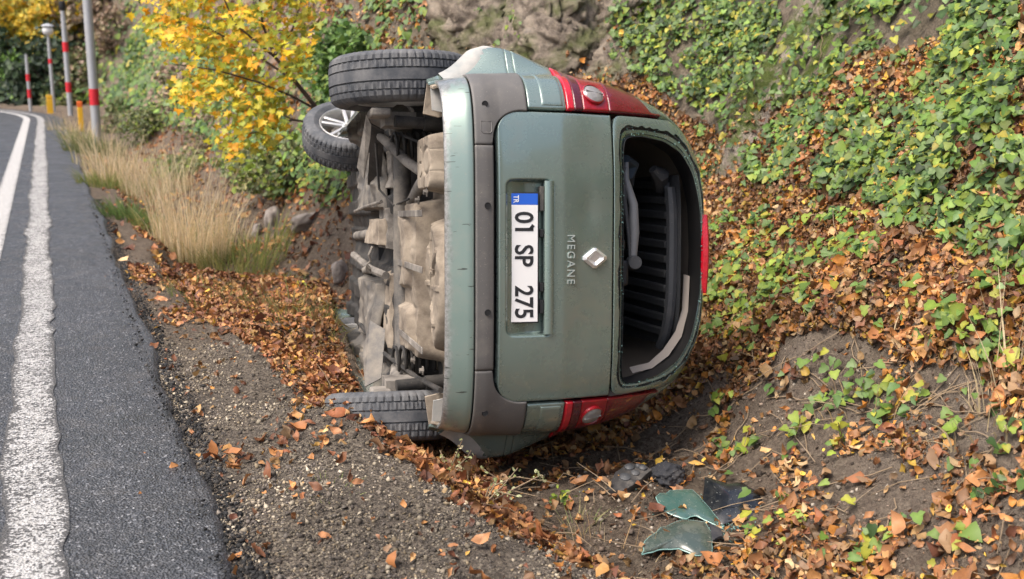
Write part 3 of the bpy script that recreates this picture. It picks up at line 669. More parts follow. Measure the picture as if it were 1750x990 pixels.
# tail lights, in sections
for sg in (1, -1):
    tl = empty('tail_light'); tl.parent = car
    def li(z): return sg * (sY(z, min(0.608, YT(z) + 0.004)))
    def lo(z): return sg * max(sX(z, np.interp(z, [0.98, 1.15, 1.3, 1.44], [0.455, 0.425, 0.355, 0.255])), sY(z, YT(z)) + 0.012)
    for nm, za, zb, mm in (('stop_lens', 0.978, 1.010, 'lens_bright'), ('reflector', 1.0115, 1.052, 'lens_dark'), ('middle_lens', 1.0535, 1.175, 'lens_red'), ('upper_lens', 1.1765, 1.44, 'lens_tip')):
        patch(nm, za, zb, li, lo, 6 if zb - za < 0.1 else 26, 40, M[mm], tl, off=0.004, rim=0.02, drop=0.002, flip=sg < 0)
    yc, zc = sg * 0.675, 1.107; ee = 0.02
    px_ = np.array([float(xsurf(yc, zc)), yc, zc])
    ty = np.array([float(xsurf(yc + ee, zc) - xsurf(yc - ee, zc)) / (2 * ee), 1, 0]); tz = np.array([float(xsurf(yc, zc + ee) - xsurf(yc, zc - ee)) / (2 * ee), 0, 1])
    nn = np.cross(tz, ty); nn /= np.linalg.norm(nn)
    if nn[0] > 0: nn = -nn
    ty /= np.linalg.norm(ty); tz2 = np.cross(nn, ty)
    px_ = px_ + nn * 0.006
    Mx = Matrix(((ty[0], tz2[0], nn[0], px_[0]), (ty[1], tz2[1], nn[1], px_[1]), (ty[2], tz2[2], nn[2], px_[2]), (0, 0, 0, 1)))
    b = MB(); b.lathe([(0.052, -0.02), (0.052, 0.004), (0.048, 0.008), (0.046, 0.005)], 40, Mx); b.build('lamp_ring', M['lens_red'], tl, smooth=True)
    b = MB(); b.lathe([(0.0466, 0.003), (0.040, 0.009), (0.026, 0.014), (0.0001, 0.016)], 40, Mx); b.box(-0.002, 0.002, -0.04, 0.04, 0.005, 0.0165, Mx); b.build('reversing_lamp', M['lens_clear'], tl, smooth=True)

# interior seen through the opening
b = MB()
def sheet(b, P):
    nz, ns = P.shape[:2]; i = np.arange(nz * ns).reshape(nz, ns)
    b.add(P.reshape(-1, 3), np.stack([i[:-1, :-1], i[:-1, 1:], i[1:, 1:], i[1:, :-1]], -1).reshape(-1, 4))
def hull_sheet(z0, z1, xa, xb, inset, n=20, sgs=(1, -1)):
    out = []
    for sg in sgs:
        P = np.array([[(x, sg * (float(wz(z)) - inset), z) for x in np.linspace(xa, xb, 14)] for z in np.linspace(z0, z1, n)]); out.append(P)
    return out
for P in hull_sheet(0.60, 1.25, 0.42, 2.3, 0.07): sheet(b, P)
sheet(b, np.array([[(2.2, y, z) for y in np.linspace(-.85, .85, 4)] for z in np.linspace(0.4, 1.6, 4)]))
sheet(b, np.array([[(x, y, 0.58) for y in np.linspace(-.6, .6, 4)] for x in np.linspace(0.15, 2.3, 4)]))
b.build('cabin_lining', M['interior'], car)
b = MB()
for P in hull_sheet(1.25, 1.655, 0.40, 2.2, 0.045, 26): sheet(b, P + np.array([0, 0, -0.03]))
sheet(b, np.array([[(x, y, 1.655 - 0.35 * max(abs(y) - .25, 0) ** 1.5) for y in np.linspace(-.42, .42, 16)] for x in np.linspace(0.46, 2.2, 14)]))
b.build('headliner', M['beige_trim'], car, smooth=True)
# luggage cover: ribbed black panel that has dropped against the headliner
cov = empty('luggage_cover'); cov.parent = car
e0, e1 = np.array([0.46, 1.575]), np.array([1.25, 1.46])     # (X,Z) near and far edge
b = MB(); V = []
ysn = np.linspace(-0.43, 0.36, 40)
for y in ysn:
    for t in np.linspace(0, 1, 8):
        X, Z = e0 * (1 - t) + e1 * t; V.append((X + 0.10 * (abs(y) / .45) ** 4 * (1 - t), y, Z - 0.012 * math.sin(t * 6)))
b.add(V, [(i * 8 + j, i * 8 + j + 1, (i + 1) * 8 + j + 1, (i + 1) * 8 + j) for i in range(39) for j in range(7)]); b.build('panel', M['interior_grey'], cov, smooth=True)
for k, y in enumerate(np.linspace(-0.37, 0.31, 11)):
    b = MB(); p0 = np.array([0.54, y, 1.548]); p1 = np.array([1.15, y + 0.03, 1.468])
    dv = Vector(p1 - p0); Mx = Matrix.Translation(Vector(p0)) @ dv.to_track_quat('X', 'Z').to_matrix().to_4x4()
    b.box(0, dv.length, -0.018, 0.018, -0.02, 0.004, Mx); b.build('rib', M['interior_grey'], cov, bevel=0.006)
b = MB(); b.tube([(0.50 + 0.09 * (abs(y) / .45) ** 4, y, 1.548 - 0.02 * (abs(y) / .45) ** 3) for y in np.linspace(-0.44, 0.30, 26)], 0.024, 8); b.build('edge_bar', M['interior_grey'], cov, smooth=True)
b = MB(); b.tube([(0.60, 0.30, 1.53), (0.52, 0.36, 1.50), (0.50, 0.385, 1.46)], [0.03, 0.04, 0.02], 8); b.build('cover_bracket', M['interior_grey'], cov, smooth=True)
# beige pillar trim strip along the roof, right side of the car
b = MB(); pts = [(0.50, -0.1, 1.608), (0.48, -0.25, 1.595), (0.46, -0.36, 1.56), (0.45, -0.44, 1.50), (0.43, -0.49, 1.42), (0.41, -0.505, 1.33)]
pts = [(x, y * 1.06, z + .022) for x, y, z in pts]; pt2 = [(x + .02, y + (.008 if i < 2 else .024), z - (.02 if i < 4 else .008)) for i, (x, y, z) in enumerate(pts)]
b.add(pts + pt2, [(i, i + 1, i + 7, i + 6) for i in range(5)]); b.build('pillar_trim', M['beige_trim'], car, smooth=True)
# wiper linkage hanging inside the opening
wi = empty('rear_wiper'); wi.parent = car
b = MB(); b.tube([(0.30, 0.40, 1.285), (0.27, 0.33, 1.275), (0.25, 0.22, 1.300), (0.25, 0.10, 1.305), (0.25, 0.0, 1.30)], [0.010, 0.013, 0.019, 0.021, 0.017], 10); b.build('wiper_arm', M['grey_plastic'], wi, smooth=True)
b = MB(); b.tube([(0.285, 0.38, 1.275), (0.255, 0.24, 1.265), (0.245, 0.08, 1.282), (0.245, -0.02, 1.288)], [0.007, 0.009, 0.009, 0.007], 8); b.build('wiper_blade', M['interior_grey'], wi, smooth=True)
b = MB(); Mx = Matrix.Translation((0.235, -0.03, 1.30)) @ Matrix.Rotation(R(90), 4, 'Y')
b.lathe([(0.0001, -0.02), (0.026, -0.02), (0.031, -0.008), (0.031, 0.02), (0.02, 0.05)], 20, Mx); b.build('wiper_hub', M['interior_grey'], wi, smooth=True)
b = MB(); b.box(0.22, 0.30, -0.13, -0.02, 1.225, 1.275); b.box(0.21, 0.26, -0.19, -0.1, 1.22, 1.25); b.box(0.22, .28, 0.02, 0.07, 1.225, 1.262); b.build('wiper_motor', M['interior'], wi, bevel=0.012)
b = MB(); b.tube([(0.36, 0.42, 1.30), (0.42, 0.40, 1.34), (0.40, 0.35, 1.32), (0.48, 0.31, 1.36)], [0.02, 0.035, 0.03, 0.012], 9); b.build('crumpled_cloth', mat('navy_cloth', (0.03, 0.045, 0.065), 0.8), car, smooth=True)
# rear seat backs in the dark behind
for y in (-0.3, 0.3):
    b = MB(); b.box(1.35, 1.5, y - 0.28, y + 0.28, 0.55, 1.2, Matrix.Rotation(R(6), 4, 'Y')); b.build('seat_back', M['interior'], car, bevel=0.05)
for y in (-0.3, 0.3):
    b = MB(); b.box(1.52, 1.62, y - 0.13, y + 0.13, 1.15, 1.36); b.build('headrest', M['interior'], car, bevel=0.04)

# ---- wheels
def make_wheel(name, centre, side, steer=0.0, camber=0.0):
    wo = empty(name); wo.parent = car
    Mx = Matrix.Translation(centre) @ Matrix.Rotation(steer, 4, 'Z') @ Matrix.Rotation(camber, 4, 'X') @ Matrix.Rotation(-side * R(90), 4, 'X')   # local +Z -> outward
    wo.matrix_local = Mx
    W, Rr, Rb = 0.212, 0.322, 0.205
    prof = [(Rb, -0.088), (Rb + 0.012, -0.1), (0.245, -0.112), (0.285, -0.108), (0.303, -0.098), (0.3115, -0.088)]
    half = [0.088, 0.072, 0.068, 0.0665, 0.0615, 0.060, 0.034, 0.031, 0.0295, 0.0245, 0.023]
    gro = [0, 0, 0, 1, 1, 0, 0, 0, 1, 1, 0]
    crown = lambda a: Rr - 0.009 * (abs(a) / 0.09) ** 3.2
    tread = [(-a, q) for a, q in zip(half, gro)] + [(a, q) for a, q in zip(half[::-1], gro[::-1])]
    prof_full = [(r, a, 0, 0) for r, a in prof] + [(crown(a) - (0.0085 if q else 0), a, q, 1) for a, q in tread] + [(r, -a, 0, 0) for r, a in prof[::-1]]
    n = 216; k = len(prof_full); th = np.arange(n) * 2 * math.pi / n
    V = np.zeros((n, k, 3))
    for i, (r, a, q, tr) in enumerate(prof_full):
        rr = np.full(n, r)
        if tr and not q:
            if abs(a) > 0.058: rr = rr - 0.0085 * ((np.arange(n) % 4) == 0)
            elif abs(a) > 0.0285: rr = rr - 0.006 * ((np.arange(n) % 4) == 2)
        if 0.28 < r < 0.312 and not tr: rr = rr - 0.006 * ((np.arange(n) % 4) == 0)
        V[:, i] = np.stack([rr * np.cos(th), rr * np.sin(th), np.full(n, a)], -1)
    j = np.arange(n)[:, None]; i = np.arange(k - 1)[None, :]
    F = np.stack(np.broadcast_arrays(j * k + i, ((j + 1) % n) * k + i, ((j + 1) % n) * k + i + 1, j * k + i + 1), -1).reshape(-1, 4)
    ty = link('tyre', V.reshape(-1, 3), F, M['rubber'], wo); ty.data.set_sharp_from_angle(angle=R(28))
    rim = MB(); rim.lathe([(0.208, 0.094), (0.204, 0.099), (0.197, 0.094), (0.190, 0.08), (0.186, 0.02), (0.18, -0.05), (0.197, -0.09), (0.206, -0.092)], 72, Matrix())
    rm = rim.build('rim', M['alloy'], wo, smooth=True)
    for q in range(5):
        for dd in (-0.17, 0.17):
            b = MB(); a0 = q * 2 * math.pi / 5
            p0 = (0.04 * math.cos(a0 + dd * 2.2), 0.04 * math.sin(a0 + dd * 2.2), 0.074); p1 = (0.195 * math.cos(a0 + dd), 0.195 * math.sin(a0 + dd), 0.082)
            dv = Vector(p1) - Vector(p0); Ms = Matrix.Translation(Vector(p0)) @ dv.to_track_quat('X', 'Z').to_matrix().to_4x4()
            b.box(0, dv.length, -0.0125, 0.0125, -0.022, 0.006, Ms); b.build('spoke', M['alloy'], rm, bevel=0.005)
    b = MB(); b.lathe([(0.0001, 0.088), (0.028, 0.087), (0.05, 0.08), (0.062, 0.066), (0.062, 0.02)], 40, Matrix()); b.build('hub_cap', M['alloy'], rm, smooth=True)
    b = MB(); b.lathe([(0.0001, 0.012), (0.125, 0.012), (0.13, 0.0), (0.125, -0.012), (0.0001, -0.012)], 40, Matrix()); b.build('brake_disc', M['under_metal'], wo, smooth=True)
    b = MB(); b.lathe([(0.0001, -0.07), (0.10, -0.07), (0.14, -0.05), (0.145, -0.01), (0.13, 0.0)], 40, Matrix()); b.build('brake_drum', M['under_black'], wo, smooth=True)
    return wo
make_wheel('wheel', (0.745, 0.775, 0.365), 1, camber=R(-2))
make_wheel('wheel', (0.745, -0.748, 0.33), -1, steer=R(-9))
make_wheel('wheel', (3.43, 0.73, 0.325), 1, steer=R(36))
make_wheel('wheel', (3.43, -0.74, 0.36), -1, steer=R(18))

# ---- underbody
ub = empty('underbody'); ub.parent = car
def hfield(name, x0, x1, y0, y1, f, nxx, nyy, m, parent):
    X, Y = np.meshgrid(np.linspace(x0, x1, nxx), np.linspace(y0, y1, nyy)); Z = f(X, Y)
    V = np.stack([X, Y, Z], -1).reshape(-1, 3); i = np.arange(nxx * nyy).reshape(nyy, nxx)
    F = np.stack([i[:-1, :-1], i[1:, :-1], i[1:, 1:], i[:-1, 1:]], -1).reshape(-1, 4); return link(name, V, F, m, parent)
def N3(X, Y, s, seed): return vnoise(np.stack([X / s, Y / s, X * 0], -1), seed)
hfield('floor_pan', 0.10, 4.05, -0.60, 0.60, lambda X, Y: 0.56 - 0.20 * sstep(0.98, 1.12, X) - 0.012 * np.sign(np.sin(Y * 34)) * sstep(1.1, 1.2, X) + 0.05 * np.exp(-(Y / 0.12) ** 2) * sstep(1, 1.2, X) + 0.02 * N3(X, Y, 0.25, 3) + 0.008 * N3(X, Y, 0.06, 4), 160, 120, M['under_black'], ub)  # black pan colour stands in for shade in the gaps between underbody parts
# crumpled shield over the spare wheel well
def shield(X, Y):
    wob = 0.02 * N3(X, Y, 0.16, 6)
    tank = 1 - sstep(-0.03, 0.004, rrect(X + wob, Y, 0.64, 1.10, -0.50, 0.25, 0.07)); well = 1 - sstep(0.255, 0.30, np.hypot((X - 0.39) * 1.05, Y + 0.13) + wob)
    up = 1 - sstep(-0.02, 0.004, rrect(X, Y + wob, 0.70, 1.02, -0.16, 0.18, 0.05)); up2 = 1 - sstep(-0.02, 0.004, rrect(X + wob, Y, 0.72, 1.04, -0.46, -0.24, 0.05))
    an = np.arctan2(Y + 0.13, X - 0.39); rr_ = np.hypot(X - 0.39, Y + 0.13); rib = 0.010 * (np.abs(np.sin(an * 4)) < 0.22) * (rr_ > 0.07) * (rr_ < 0.23) + 0.012 * np.exp(-((rr_ - 0.06) / 0.012) ** 2)
    crease = 0.016 * np.abs(N3(X * 1.3 + Y * .6, Y * 0.8, 0.13, 7)) + 0.006 * np.abs(N3(X, Y, 0.045, 8)) + 0.025 * N3(X, Y, 0.26, 9)
    return 0.55 - np.maximum(0.125 * tank + 0.03 * up + 0.035 * up2, (0.085 + rib) * well) - crease * np.maximum(tank, well)
o = hfield('heat_shield', 0.10, 1.14, -0.56, 0.30, shield, 150, 150, M['under_dust'], ub); o.data.set_sharp_from_angle(angle=R(35))
# silencer with a pressed sun-ray relief
def rbox(X, Y, x0, x1, y0, y1, r): return rrect(X, Y, x0, x1, y0, y1, r)
def sil(X, Y):
    d = rbox(X, Y, 0.20, 0.62, 0.262, 0.53, 0.06); z = 0.535 - 0.115 * (1 - sstep(-0.03, 0.0, d))
    cx, cy = 0.33, 0.40; r = np.hypot((X - cx) * .55, Y - cy); an = np.arctan2(Y - cy, (X - cx) * .55)
    z = z + 0.008 * np.exp(-((r - 0.055) / 0.009) ** 2) + 0.008 * (r > 0.072) * (r < 0.115) * (np.abs(np.sin(an * 5)) < 0.28)
    return z
hfield('silencer', 0.185, 0.635, 0.255, 0.54, sil, 120, 110, M['under_dust'], ub)
b = MB(); b.tube([(0.62, 0.36, 0.47), (0.85, 0.30, 0.46), (1.1, 0.16, 0.42), (1.6, 0.08, 0.33), (2.6, 0.05, 0.31)], 0.028, 12); b.build('exhaust_pipe', M['under_metal'], ub, smooth=True)
# axle beam, arms, springs, dampers
b = MB(); b.tube([(0.86, -0.66, 0.40), (0.98, -0.5, 0.40), (1.02, 0, 0.40), (0.98, 0.5, 0.40), (0.86, 0.66, 0.40)], 0.042, 12); b.build('axle_beam', M['under_grey'], ub, smooth=True)
for sg in (1, -1):
    b = MB(); b.tube([(0.72, sg * 0.63, 0.36), (0.95, sg * 0.60, 0.37), (1.28, sg * 0.56, 0.40)], [0.045, 0.04, 0.03], 10); b.box(0.62, 0.82, sg * 0.6 - 0.03, sg * 0.6 + 0.03, 0.28, 0.42); b.build('trailing_arm', M['under_metal'], ub, smooth=True)
    b = MB(); t = np.linspace(0, 1, 110); cx, cy = 0.86, sg * 0.50
    b.tube([(cx + 0.055 * math.cos(q * 2 * math.pi * 6), cy + 0.055 * math.sin(q * 2 * math.pi * 6), 0.34 + 0.2 * q) for q in t], 0.0085, 6); b.build('coil_spring', M['under_black'], ub, smooth=True)
    b = MB(); b.tube([(0.58, sg * 0.585, 0.32), (0.60, sg * 0.575, 0.52)], 0.026, 12); b.tube([(0.59, sg * 0.58, 0.45), (0.60, sg * 0.575, 0.6)], 0.035, 12); b.build('damper', M['under_black'], ub, smooth=True)
    # sill: dusty plate with torn edge
    yy = sg * 0.70
    def sillf(X, Y): return 0.315 + 0.05 * sstep(0.03, 0.09, np.abs(Y - yy)) + 0.02 * N3(X, Y, 0.18, 12 + sg) + 0.012 * np.abs(N3(X, Y, 0.05, 14)) - 0.02 * np.sign(np.sin(X * 9)) * (np.abs(Y - yy) < 0.05)
    hfield('sill', 1.16, 3.1, yy - 0.11, yy + 0.11, sillf, 110, 24, M['under_grey'], ub)
    b = MB(); b.box(0.52, 0.70, sg * 0.62 - 0.018, sg * 0.62 + 0.018, 0.21, 0.30); b.build('bracket', M['under_metal'], ub, bevel=0.01)
for (pts, r_, mm) in (([(0.25, -0.56, 0.47), (0.7, -0.57, 0.43), (1.2, -0.5, 0.31), (2.2, -0.46, 0.29)], 0.012, 'under_black'), ([(1.1, 0.24, 0.31), (1.5, 0.22, 0.27), (2.4, 0.2, 0.28)], 0.009, 'under_metal'), ([(1.1, -0.12, 0.33), (1.4, -0.1, 0.28), (2.4, -0.06, 0.27)], 0.02, 'under_metal'), ([(0.66, 0.5, 0.44), (0.9, 0.56, 0.36), (1.2, 0.5, 0.30)], 0.007, 'under_black')):
    b = MB(); b.tube(pts, r_, 8); b.build('pipe', M[mm], ub, smooth=True)
for (x, y) in ((0.3, -0.50), (0.5, -0.51), (0.8, -0.50), (0.35, 0.27), (1.05, 0.1), (1.05, -0.2), (1.05, -0.4), (0.62, 0.24)):
    b = MB(); b.lathe([(0.0001, -0.012), (0.012, -0.012), (0.013, 0.0), (0.022, 0.001), (0.022, 0.006)], 6, Matrix.Translation((x, y, 0.425 + 0.1 * (x < 0.33)))); b.build('bolt', M['under_metal'], ub)
for y in (-0.38, -0.05, 0.18):
    b = MB(); b.box(0.14, 1.12, y - 0.014, y + 0.014, 0.375, 0.381); b.build('tank_strap', M['under_metal'], ub, bevel=0.002)
# side plates hung along the left edge of the floor as seen from behind, one lower than the next
for (x0, x1, y0, y1, z, mm, sd2) in ((1.25, 2.2, 0.20, 0.52, 0.290, 'under_grey', 1), (1.2, 1.75, 0.02, 0.16, 0.300, 'under_dust', 2), (1.3, 2.3, -0.52, -0.16, 0.285, 'under_grey', 3), (1.15, 1.5, 0.0, 0.22, 0.335, 'under_metal', 5), (1.1, 1.35, -0.5, -0.1, 0.350, 'under_dust', 6), (1.1, 1.4, 0.3, 0.5, 0.345, 'under_metal', 8)):
    def pf(X, Y, z=z, sd2=sd2): return z + 0.03 * N3(X, Y, 0.2, 20 + sd2) + 0.015 * np.abs(N3(X, Y, 0.06, 30 + sd2)) + 0.05 * sstep(0.9, 1.0, np.maximum(np.abs((X - (x0 + x1) / 2) / ((x1 - x0) / 2)), np.abs((Y - (y0 + y1) / 2) / ((y1 - y0) / 2))))
    o = hfield('floor_plate', x0, x1, y0, y1, pf, 50, 40, M[mm], ub); o.data.set_sharp_from_angle(angle=R(35))
    md = o.modifiers.new('solid', 'SOLIDIFY'); md.thickness = 0.008
# bent strut sheets near the upper wheel, and the torn flap by the lower wheel
def flap(name, pts, m, th=0.006):
    b = MB(); n_ = len(pts); A = np.array(pts, float); nrm_ = np.cross(A[1] - A[0], A[2] - A[0]); nrm_ /= np.linalg.norm(nrm_)
    B_ = A + nrm_ * th; b.add(np.concatenate([A, B_]), [tuple(range(n_)), tuple(range(2 * n_ - 1, n_ - 1, -1))] + [(i, i + n_, (i + 1) % n_ + n_, (i + 1) % n_) for i in range(n_)])
    o = b.build(name, m, ub); return o
flap('torn_flap', [(1.05, -0.66, 0.22), (1.05, -0.62, 0.30), (1.22, -0.40, 0.34), (1.30, -0.36, 0.27), (1.25, -0.50, 0.23)], M['under_grey'])
flap('torn_flap', [(0.95, 0.60, 0.25), (0.95, 0.57, 0.31), (1.35, 0.32, 0.33), (1.40, 0.33, 0.27)], M['under_black'])
flap('torn_flap', [(1.10, 0.66, 0.24), (1.12, 0.60, 0.27), (1.40, 0.36, 0.25), (1.45, 0.42, 0.22)], M['under_metal'])
b = MB(); b.tube([(1.0, 0.55, 0.30), (0.8, 0.42, 0.40), (0.66, 0.36, 0.46)], 0.024, 10); b.build('stay_rod', M['under_metal'], ub, smooth=True)
b = MB(); b.tube([(1.05, 0.52, 0.28), (1.1, 0.3, 0.30), (1.0, 0.22, 0.36), (0.9, 0.25, 0.42)], 0.006, 6); b.build('brake_cable', M['under_black'], ub, smooth=True)
b = MB(); b.tube([(1.15, 0.02, 0.27), (1.13, -0.02, 0.25), (1.14, -0.05, 0.26), (1.15, -0.07, 0.24), (1.15, -0.09, 0.26)], 0.006, 6); b.build('wire_hook', M['under_grey'], ub, smooth=True)
b = MB(); b.tube([(1.15, -0.09, 0.25), (1.17, -0.10, 0.23)], [0.022, 0.018], 10); b.build('grommet', M['under_grey'], ub, smooth=True)
# liner scraps behind the bumper corners
for sg in (1, -1):
    flap('liner_scrap', [(0.36, sg * 0.735, 0.435), (0.37, sg * 0.74, 0.52), (0.35, sg * 0.60, 0.525), (0.345, sg * 0.585, 0.48), (0.35, sg * 0.60, 0.415)], M['under_dust'], 0.012)
    flap('liner_scrap', [(0.31, sg * 0.70, 0.44), (0.31, sg * 0.70, 0.50), (0.30, sg * 0.60, 0.50), (0.30, sg * 0.61, 0.445)], M['scraped'], 0.01)

# stretch the greenhouse a little
def stretch(o):
    for ch in o.children:
        if ch.name.startswith('wheel'): continue
        if ch.type == 'MESH':
            me = ch.data; v = np.zeros(len(me.vertices) * 3, np.float32); me.vertices.foreach_get('co', v); v = v.reshape(-1, 3)
            v[:, 2] = np.where(v[:, 2] > 1.18, 1.18 + (v[:, 2] - 1.18) * 1.09, v[:, 2]); me.vertices.foreach_set('co', v.ravel()); me.update()
        stretch(ch)
stretch(car)

# ------------------------------------------------------------------ leaves: shared variants, then masses and singles
def leaf_template(kind):
    if kind == 'ovate':
        out = [(0, 0), (0.17, 0.22), (0.25, 0.5), (0.17, 0.78), (0, 1.0), (-0.17, 0.78), (-0.25, 0.5), (-0.17, 0.22)]; mid = [(0, 0.25), (0, 0.5), (0, 0.75)]
        V = np.array(out + mid); F = [(0, 1, 8), (1, 2, 9), (1, 9, 8), (2, 3, 10), (2, 10, 9), (3, 4, 10), (4, 5, 10), (5, 6, 9), (5, 9, 10), (6, 7, 8), (6, 8, 9), (7, 0, 8)]
        Fq = F
    elif kind == 'ivy':
        out = [(0, 0), (0.25, -0.08), (0.46, 0.12), (0.34, 0.36), (0.30, 0.62), (0.0, 1.0), (-0.30, 0.62), (-0.34, 0.36), (-0.46, 0.12), (-0.25, -0.08)]; mid = [(0, 0.38)]
        V = np.array(out + mid); Fq = [(i, (i + 1) % 10, 10) for i in range(10)]
    else:   # maple
        out = [(0, 0), (0.2, 0.08), (0.48, 0.04), (0.34, 0.26), (0.55, 0.55), (0.24, 0.5), (0.0, 1.0), (-0.24, 0.5), (-0.55, 0.55), (-0.34, 0.26), (-0.48, 0.04), (-0.2, 0.08)]; mid = [(0, 0.3)]
        V = np.array(out + mid); Fq = [(i, (i + 1) % 12, 12) for i in range(12)]
    V = np.concatenate([V, np.zeros((len(V), 1))], 1); V[:, 1] -= 0.45
    return V, np.array(Fq, np.int32)
def variants(kind, n, palette, curl=(0.0, 0.5), fold=(0.0, 0.5), jit=0.15, wild=0.06, seed=1):
    rg = np.random.default_rng(seed); T, F = leaf_template(kind); out = []
    for i in range(n):
        V = T.copy(); V[:, 0] *= rg.uniform(0.7, 1.35)
        V[:, :2] += rg.normal(0, 0.02 + wild * 0.3, V[:, :2].shape)
        c, f = rg.uniform(*curl), rg.uniform(*fold)
        V[:, 2] += f * np.abs(V[:, 0]) + c * (V[:, 1] ** 2) * rg.choice([1, 1, -1]) + rg.uniform(-.5, .5) * V[:, 0] * V[:, 1] + rg.normal(0, wild, len(V))
        base = np.array(palette[i % len(palette)]) * rg.uniform(1 - jit, 1 + jit); C = np.repeat(base[None], len(V), 0)
        rad = np.hypot(V[:, 0], V[:, 1]); C = C * (1.08 - 0.25 * rad[:, None]) * rg.normal(1, 0.07, (len(V), 1)); C[-1] *= 1.12
        out.append((V, np.clip(C, 0.004, 1)))
    return out, F
def frames(N, rollang):
    N = N / np.linalg.norm(N, axis=1, keepdims=True)
    a = np.where(np.abs(N[:, 2:3]) < 0.95, np.array([[0, 0, 1.0]]), np.array([[1.0, 0, 0]]))
    X = np.cross(a, N); X /= np.linalg.norm(X, axis=1, keepdims=True); Y = np.cross(N, X)
    c, s_ = np.cos(rollang)[:, None], np.sin(rollang)[:, None]
    return np.stack([X * c + Y * s_, -X * s_ + Y * c, N], 2)      # columns
def mass(name, vars_, F, vid, pos, RM, scale, m, parent=None, tint=None, smooth=True):
    VV, FF, CC, k = [], [], [], 0; nv = len(vars_[0][0])
    for v in range(len(vars_)):
        idx = np.where(vid == v)[0]
        if not len(idx): continue
        T, C = vars_[v]
        W = np.einsum('nij,kj->nki', RM[idx], T) * scale[idx][:, None, None] + pos[idx][:, None, :]
        c = np.repeat(C[None], len(idx), 0)
        if tint is not None: c = c * tint[idx][:, None, None] if tint.ndim == 1 else c * tint[idx][:, None, :]
        VV.append(W.reshape(-1, 3)); CC.append(c.reshape(-1, 3))
        FF.append((F[None] + (k + np.arange(len(idx)) * nv)[:, None, None]).reshape(-1, F.shape[1])); k += len(idx) * nv
    return link(name, np.concatenate(VV), np.concatenate(FF), m, parent, smooth, colors=np.concatenate(CC))
def singles(name, vars_, F, sel, vid, pos, RM, scale, m, parent):
    meshes = {}
    for i in sel:
        v = int(vid[i])
        if v not in meshes:
            o = link(name, vars_[v][0], F, m, parent, True, colors=vars_[v][1]); meshes[v] = o.data
        else:
            o = bpy.data.objects.new(name, meshes[v]); col.objects.link(o); o.parent = parent
        Mx = np.eye(4); Mx[:3, :3] = RM[i] * scale[i]; Mx[:3, 3] = pos[i]
        o.matrix_local = Matrix(Mx.tolist())
def split_big(pos, scale, n, tint=None):
    """indices of the n leaves that show largest in the picture"""
    px, py, z = proj(pos); vis = (px > 0) & (px < 1750) & (py > 0) & (py < 990)
    # leave those behind the car's outline to the mass
    vis &= ~inpoly(px, py, [(620, 100), (900, 100), (1150, 170), (1215, 300), (1215, 520), (1120, 690), (900, 770), (560, 750), (620, 600)])
    sz = np.where(vis, scale / z, 0); return np.argsort(-sz)[:n]

CARBOX = None
def in_car(P):
    q = (P - CO); X, Y, Z = q @ ca, q @ l2, q @ u2
    return (X > 0.0) & (X < 4.2) & (np.abs(Y) < 0.86) & (Z > 0.2) & (Z < 1.72) & (np.abs(Y) < 0.98 * np.interp(Z, _zt, _w) + 0.03)
def sample_ground(n, x0, x1, y0, y1, dens, seed, ylog=False):
    """n trial points on the ground, kept with probability dens(x,y,z,px,py); steep ground gets its share"""
    rg = np.random.default_rng(seed)
    y = np.exp(rg.uniform(math.log(y0), math.log(y1), n)) if ylog else rg.uniform(y0, y1, n)
    x = rg.uniform(x0, x1, n) + xcurve(y)
    z = gz(x, y); Nn = gnormal(x, y); P = np.stack([x, y, z], -1); px, py, dd = proj(P)
    pxc, pyc = np.clip(px, 2, 1748), np.clip(py, 2, 988)
    keep = rg.random(n) * 2.4 < dens(x, y, z, pxc, pyc) / np.maximum(Nn[:, 2], 0.3)
    return P[keep], Nn[keep], rg

ORANGE = [(0.393, 0.169, 0.066), (0.487, 0.22, 0.079), (0.317, 0.128, 0.055), (0.206, 0.09, 0.047), (0.43, 0.18, 0.068), (0.518, 0.26, 0.096), (0.159, 0.064, 0.038), (0.334, 0.119, 0.05), (0.569, 0.337, 0.087), (0.396, 0.198, 0.112), (0.261, 0.107, 0.055), (0.488, 0.23, 0.11)]
TAN = [(0.439, 0.238, 0.098), (0.537, 0.33, 0.143), (0.317, 0.152, 0.065), (0.195, 0.106, 0.055), (0.61, 0.422, 0.221), (0.488, 0.198, 0.052), (0.134, 0.077, 0.049), (0.512, 0.264, 0.078), (0.342, 0.211, 0.111), (0.659, 0.422, 0.065), (0.329, 0.158, 0.065), (0.403, 0.198, 0.091), (0.537, 0.224, 0.046), (0.232, 0.145, 0.085)]
IVY = [(0.095, 0.175, 0.035), (0.13, 0.225, 0.045), (0.075, 0.14, 0.04), (0.16, 0.25, 0.05), (0.11, 0.19, 0.06), (0.21, 0.27, 0.04), (0.045, 0.085, 0.025), (0.15, 0.215, 0.085), (0.135, 0.23, 0.035), (0.06, 0.12, 0.035), (0.36, 0.30, 0.04)]
LIME = [(0.17, 0.25, 0.035), (0.22, 0.29, 0.04), (0.12, 0.2, 0.035), (0.10, 0.17, 0.04), (0.3, 0.3, 0.04)]
P_IVY = [(1060, 0), (1750, 0), (1750, 470), (1640, 430), (1560, 390), (1480, 345), (1390, 330), (1290, 300), (1240, 250), (1130, 150), (1040, 110)]
P_BROWN1 = [(1090, 130), (1180, 140), (1270, 230), (1260, 330), (1190, 260)]
P_STREAK = ROCK2
P_GREEN1 = [(1212, 440), (1390, 450), (1400, 530), (1330, 575), (1215, 590)]
P_DIRT = [(1215, 600), (1300, 590), (1420, 560), (1560, 620), (1680, 640), (1750, 760), (1750, 990), (1060, 990), (880, 900), (840, 800), (1050, 770), (1180, 690)]
def clump(P, s, seed, lo=-0.15, hi=0.25): return sstep(lo, hi, fbm(P, s, 3, seed))

